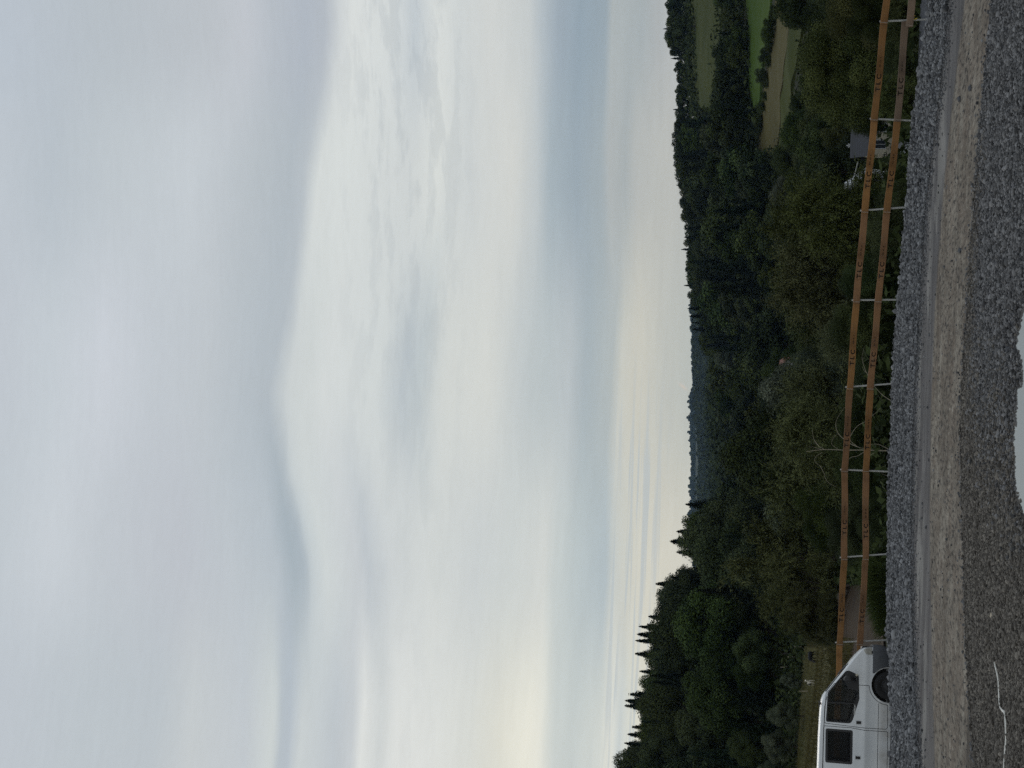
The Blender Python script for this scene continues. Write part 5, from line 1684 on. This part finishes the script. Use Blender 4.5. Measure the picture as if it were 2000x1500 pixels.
# bumper: wraps the nose down to the arches
st = [(0.0-.045, .66), (-.03, .76), (.02, .84), (.10, .90), (.25, .930), (.40, .938), (.60, .938)]
prof = [(.0, .70), (.012, .715), (.0, .60), (-.0, .45), (-.03, .33), (-.08, .27)]
b_ = MB(); rings = []
seq = [(s_, -w_) for s_, w_ in st[::-1]]+[(-.055, -.3), (-.055, .3)]+[(s_, w_) for s_, w_ in st]
for i, (s_, w_) in enumerate(seq):
    for (o_, z) in [(0, .725), (.012, .715), (.020, .62), (.012, .50), (-.03, .38), (-.08, .27)]:
        ss = s_ - (o_ if abs(w_) < .8 else 0); ww = w_+(o_ if abs(w_) >= .6 else 0)*np.sign(w_)
        zz = z
        pass
        rings.append((-ss, ww, zz))
n = 6; L_ = len(seq)
fs = [(i*n+k, i*n+k+1, (i+1)*n+k+1, (i+1)*n+k) for i in range(L_-1) for k in range(n-1)]
inner_ = [( -(s_+.05), w_*.93, z) for (s_, w_) in seq for z in (.715, .27)]
base_ = len(rings)
fs += [(i*n, (i+1)*n, base_+(i+1)*2, base_+i*2) for i in range(L_-1)]
fs += [(i*n+5, base_+i*2+1, base_+(i+1)*2+1, (i+1)*n+5) for i in range(L_-1)]
fs += [(0, base_, base_+1, 5, 4, 3, 2, 1), tuple([(L_-1)*n+k for k in range(6)]+[base_+(L_-1)*2+1, base_+(L_-1)*2])]
b_.add(rings+inner_, fs); bump = b_.build('front_bumper', M['bumper'], van, smooth=True)
bcut = cutter([(.9+.44*math.cos(a_), .33+.44*math.sin(a_)) for a_ in np.linspace(0, 2*math.pi, 40)[:-1]], -1.2, 1.2); bcut.matrix_world = van.matrix_basis
boolean(bump, [bcut]); bump.data.set_sharp_from_angle(angle=RAD(38))
q = MB(); q.box((.052, -.40, .40), (.058, .40, .50)); q.build('air_inlet', M['black_trim'], bump)
q = MB(); q.box((.012, -.88, .70), (-.05, -.80, .735)) if False else q.box((-.16, -.905, .725), (-.10, -.885, .755)); q.build('side_marker', M['black_trim'], van)
# grille and headlights
g_ = MB(); g_.box((-.03, -.46, .735), (.012, .46, .965))
for k in range(5): g_.box((.012, -.45, .755+k*.042), (.020, .45, .770+k*.042))
g_.build('grille', M['black_trim'], van)
for s in (-1, 1):
    h_ = MB(); ns_, nz_ = 8, 6; P = []
    for i in range(ns_):
        s_ = .022+.165*i/(ns_-1)
        for j in range(nz_):
            zt_ = min(.955-.08*(i/(ns_-1))**2, top_at(s_)-.055); z = .738+(zt_-.738)*j/(nz_-1)
            P.append((-s_, s*(half_at(s_)*side_w(z)+.008), z))
    nP = len(P); P += [(p_[0]-.004, p_[1]-s*.03, p_[2]) for p_ in P]
    fs = [(i*nz_+j, i*nz_+j+1, (i+1)*nz_+j+1, (i+1)*nz_+j) for i in range(ns_-1) for j in range(nz_-1)]
    rim_ = [j for j in range(nz_)]+[i*nz_+nz_-1 for i in range(1, ns_)]+[(ns_-1)*nz_+j for j in range(nz_-2, -1, -1)]+[i*nz_ for i in range(ns_-2, 0, -1)]
    fs += [(rim_[k], rim_[(k+1) % len(rim_)], rim_[(k+1) % len(rim_)]+nP, rim_[k]+nP) for k in range(len(rim_))]
    h_.add(P, fs)
    h_.add([(-.014, s*.46, .738), (-.014, s*.70, .738), (-.035, s*.72, .90), (-.035, s*.46, .90), (.006, s*.46, .738), (.006, s*.715, .738), (-.022, s*.755, .90), (-.024, s*.46, .90)], [(0, 1, 2, 3), (4, 5, 6, 7), (0, 1, 5, 4), (1, 2, 6, 5), (2, 3, 7, 6), (3, 0, 4, 7)])
    o = h_.build('headlight', M['lamp_glass'], van, smooth=True)
    c_ = MB(); c_.tube([(-.70, s*.885, 1.10), (-.70, s*.925, 1.10)], .028, 10); c_.build('indicator', M['indicator'], van)
# mirrors, handles, aerial, roof bracket, wipers
for s in (-1, 1):
    q = MB(); q.bar((-.82, s*.88, 1.14), (-.80, s*1.05, 1.20), .05, .05)
    x0, y0, z0 = -.80, s*1.10, 1.26
    vs = []
    for (dx, sc) in ((.07, .6), (.03, .95), (-.02, 1.0), (-.045, .96)):
        for k in range(12):
            a_ = 2*math.pi*k/12; vs.append((x0+dx, y0+.10*sc*np.sign(math.cos(a_))*abs(math.cos(a_))**.6, z0+.155*sc*np.sign(math.sin(a_))*abs(math.sin(a_))**.6))
    fs = [(i*12+k, i*12+(k+1) % 12, (i+1)*12+(k+1) % 12, (i+1)*12+k) for i in range(3) for k in range(12)]+[tuple(range(12)), tuple(range(47, 35, -1))]
    q.add(vs, fs); mo = q.build('mirror', M['black_trim'], van, smooth=True)
def handle(s_, z, par):
    q = MB(); y_ = -(half_at(s_)*side_w(z))
    q.box((-s_-.055, y_-.004, z-.075), (-s_+.055, y_+.02, z+.075)); cup = q.build('handle_cup', M['van_paint'], par)
    q = MB(); q.box((-s_-.030, y_-.014, z-.062), (-s_+.034, y_-.0045, z+.050)); q.build('handle', M['black_trim'], par)
handle(1.83, 1.03, doors[0]); handle(2.66, 1.03, doors[1])
q = MB(); q.tube([(-1.42, .3, 1.90), (-1.42, .3, 1.97)], .03, 8); q.build('aerial_base', M['black_trim'], van)
q = MB(); q.box((-1.47, -.68, 1.92), (-1.41, -.60, 1.965)); q.box((-1.50, -.66, 1.955), (-1.45, -.62, 1.985)); q.build('roof_bracket', M['black_trim'], van)
q = MB(); q.bar((-.47, -.45, 1.335), (-.70, -.10, 1.505), .02, .015); q.bar((-.47, .15, 1.335), (-.70, .50, 1.505), .02, .015); q.bar((-.44, -.62, 1.30), (-.60, -.40, 1.43), .02, .02); q.build('wiper', M['black_trim'], van)
# gutter line under the roof
for s in (-1, 1):
    q = MB()
    P = [(-s_, s*(half_at(s_)*side_w(min(1.845, top_at(s_)-.075))+.004), min(1.845, top_at(s_)-.075)) for s_ in (1.26, 1.5, 2, 2.6, 3.2, 3.8, 4.3, 4.55)]
    for i in range(len(P)-1): q.bar(P[i], P[i+1], .012, .012)
    q.build('roof_gutter', M['bumper'], van)
# lower rubbing line, wheels, seats, wheel, dashboard
q = MB()
for s in (-1, 1):
    P = [(-s_, s*(half_at(s_)*side_w(.565)+.001), .565) for s_ in (1.34, 1.9, 2.5, 3.05, 3.38)]
    for i in range(len(P)-1): q.bar(P[i], P[i+1], .012, .006)
q.build('sill_line', M['bumper'], van)
def wheel(sx, s):
    w_ = MB(); R_ = .34
    prof = [(-.09, .20), (-.10, .24), (-.10, .30), (-.085, .33), (-.05, .34), (.05, .34), (.085, .33), (.10, .30), (.10, .24), (.09, .20)]
    n = 40; vs = []; 
    for k in range(n):
        a_ = 2*math.pi*k/n
        for (dy, r_) in prof: vs.append((-sx+r_*math.cos(a_), s*.80+dy, .34+r_*math.sin(a_)))
    P_ = len(prof)
    fs = [(k*P_+j, k*P_+j+1, ((k+1) % n)*P_+j+1, ((k+1) % n)*P_+j) for k in range(n) for j in range(P_-1)]
    w_.add(vs, fs); wo = empty('wheel', (0, 0, 0)); wo.parent = van
    w_.build('tyre', M['tyre'], wo, smooth=True)
    r_ = MB(); prof = [(.085, .205), (.06, .19), (.045, .12), (.07, .075), (.075, .0)]
    vs = []
    for k in range(n):
        a_ = 2*math.pi*k/n
        for (dy, rr) in prof: vs.append((-sx+rr*math.cos(a_), s*(.80+dy), .34+rr*math.sin(a_)))
    P_ = len(prof); fs = [(k*P_+j, k*P_+j+1, ((k+1) % n)*P_+j+1, ((k+1) % n)*P_+j) for k in range(n) for j in range(P_-1)]
    r_.add(vs, fs)
    for k in range(5):
        a_ = 2*math.pi*k/5; r_.tube([(-sx+.05*math.cos(a_), s*.872, .34+.05*math.sin(a_)), (-sx+.05*math.cos(a_), s*.890, .34+.05*math.sin(a_))], .010, 6)
    r_.build('rim', M['steel_rim'], wo, smooth=True)
for sx in (.90, 3.82):
    for s in (-1, 1): wheel(sx, s)
tub = MB()
for sx in (.90, 3.82):
    for s in (-1, 1):
        A_ = np.linspace(-.3, math.pi+.3, 18); P0 = [(-(sx+.43*math.cos(a_)), s*.58, .33+.43*math.sin(a_)) for a_ in A_]; P1 = [(p_[0], s*.88, p_[2]) for p_ in P0]
        tub.add(P0+P1, [(i, i+1, i+19, i+18) for i in range(17)]+[tuple(range(18))])
tub.build('wheel_housing', M['black_trim'], van)
for y_ in (-.42, .42):
    q = MB(); q.prism(rounded([(-1.35, .72), (-1.85, .72), (-1.87, .86), (-1.35, .90)], .05), y_-.24, y_+.24)
    q.prism(rounded([(-1.80, .80), (-1.95, .82), (-2.10, 1.42), (-1.99, 1.43)], .04), y_-.24, y_+.24)
    q.prism(rounded([(-2.00, 1.45), (-2.09, 1.45), (-2.12, 1.63), (-2.03, 1.64)], .03), y_-.13, y_+.13)
    q.build('seat', M['fabric'], van, smooth=True)
for x_ in (-3.0,):
    q = MB(); q.prism(rounded([(x_+.45, .72), (x_, .72), (x_-.02, .86), (x_+.45, .88)], .05), -.65, .65)
    q.prism(rounded([(x_+.05, .80), (x_-.1, .82), (x_-.25, 1.38), (x_-.14, 1.40)], .04), -.65, .65)
    for y_ in (-.45, 0, .45): q.prism(rounded([(x_-.15, 1.40), (x_-.23, 1.40), (x_-.26, 1.58), (x_-.17, 1.58)], .03), y_-.12, y_+.12)
    q.build('rear_seat', M['fabric'], van, smooth=True)
q = MB(); q.prism(rounded([(-.60, .75), (-.60, 1.22), (-.80, 1.24), (-1.02, 1.12), (-.98, .75)], .06), -.80, .80); q.build('dashboard', M['cabin'], van)
q = MB()
c0 = Vector((-1.16, -.40, 1.12)); ax = Vector((-.45, 0, .9)).normalized(); e1 = Vector((0, 1, 0)); e2 = ax.cross(e1)
pts = [c0+(e1*math.cos(a_)+e2*math.sin(a_))*.20 for a_ in np.linspace(0, 2*math.pi, 25)]
q.tube(pts, .016, 7, cap=False); q.bar(c0-e1*.2, c0+e1*.2, .03, .02); q.tube([c0, c0-ax*.25], .03, 7); q.build('steering_wheel', M['black_trim'], van)
for s in (-1, 1):
    q = MB(); q.box((-4.735, s*.80-.07, .95), (-4.70, s*.80+.07, 1.55)); q.build('tail_light', M['bulb'], van)
q = MB(); q.box((-4.82, -.86, .36), (-4.66, .86, .56)); q.build('rear_bumper', M['bumper'], van)

# ------------------------------------------------------------------ haze
HAZE = True
if HAZE:
    m = bpy.data.materials.new('haze'); m.use_nodes = True; t = NT(m.node_tree)
    m.node_tree.nodes.remove(m.node_tree.nodes['Principled BSDF'])
    v = t.new('ShaderNodeVolumePrincipled'); v.inputs['Color'].default_value = (0.42, 0.64, 1.0, 1); v.inputs['Density'].default_value = 0.000035
    v.inputs['Anisotropy'].default_value = 0.0
    t.l.new(v.outputs[0], m.node_tree.nodes['Material Output'].inputs['Volume'])
    hz = MB(); hz.box((-14000, -60, -40), (14000, 9300, 520)); o = hz.build('haze', m)
    tag(o, 'thin blue haze over the valley', 'haze', kind='stuff')
    o.visible_shadow = True
bpy.context.view_layer.update()
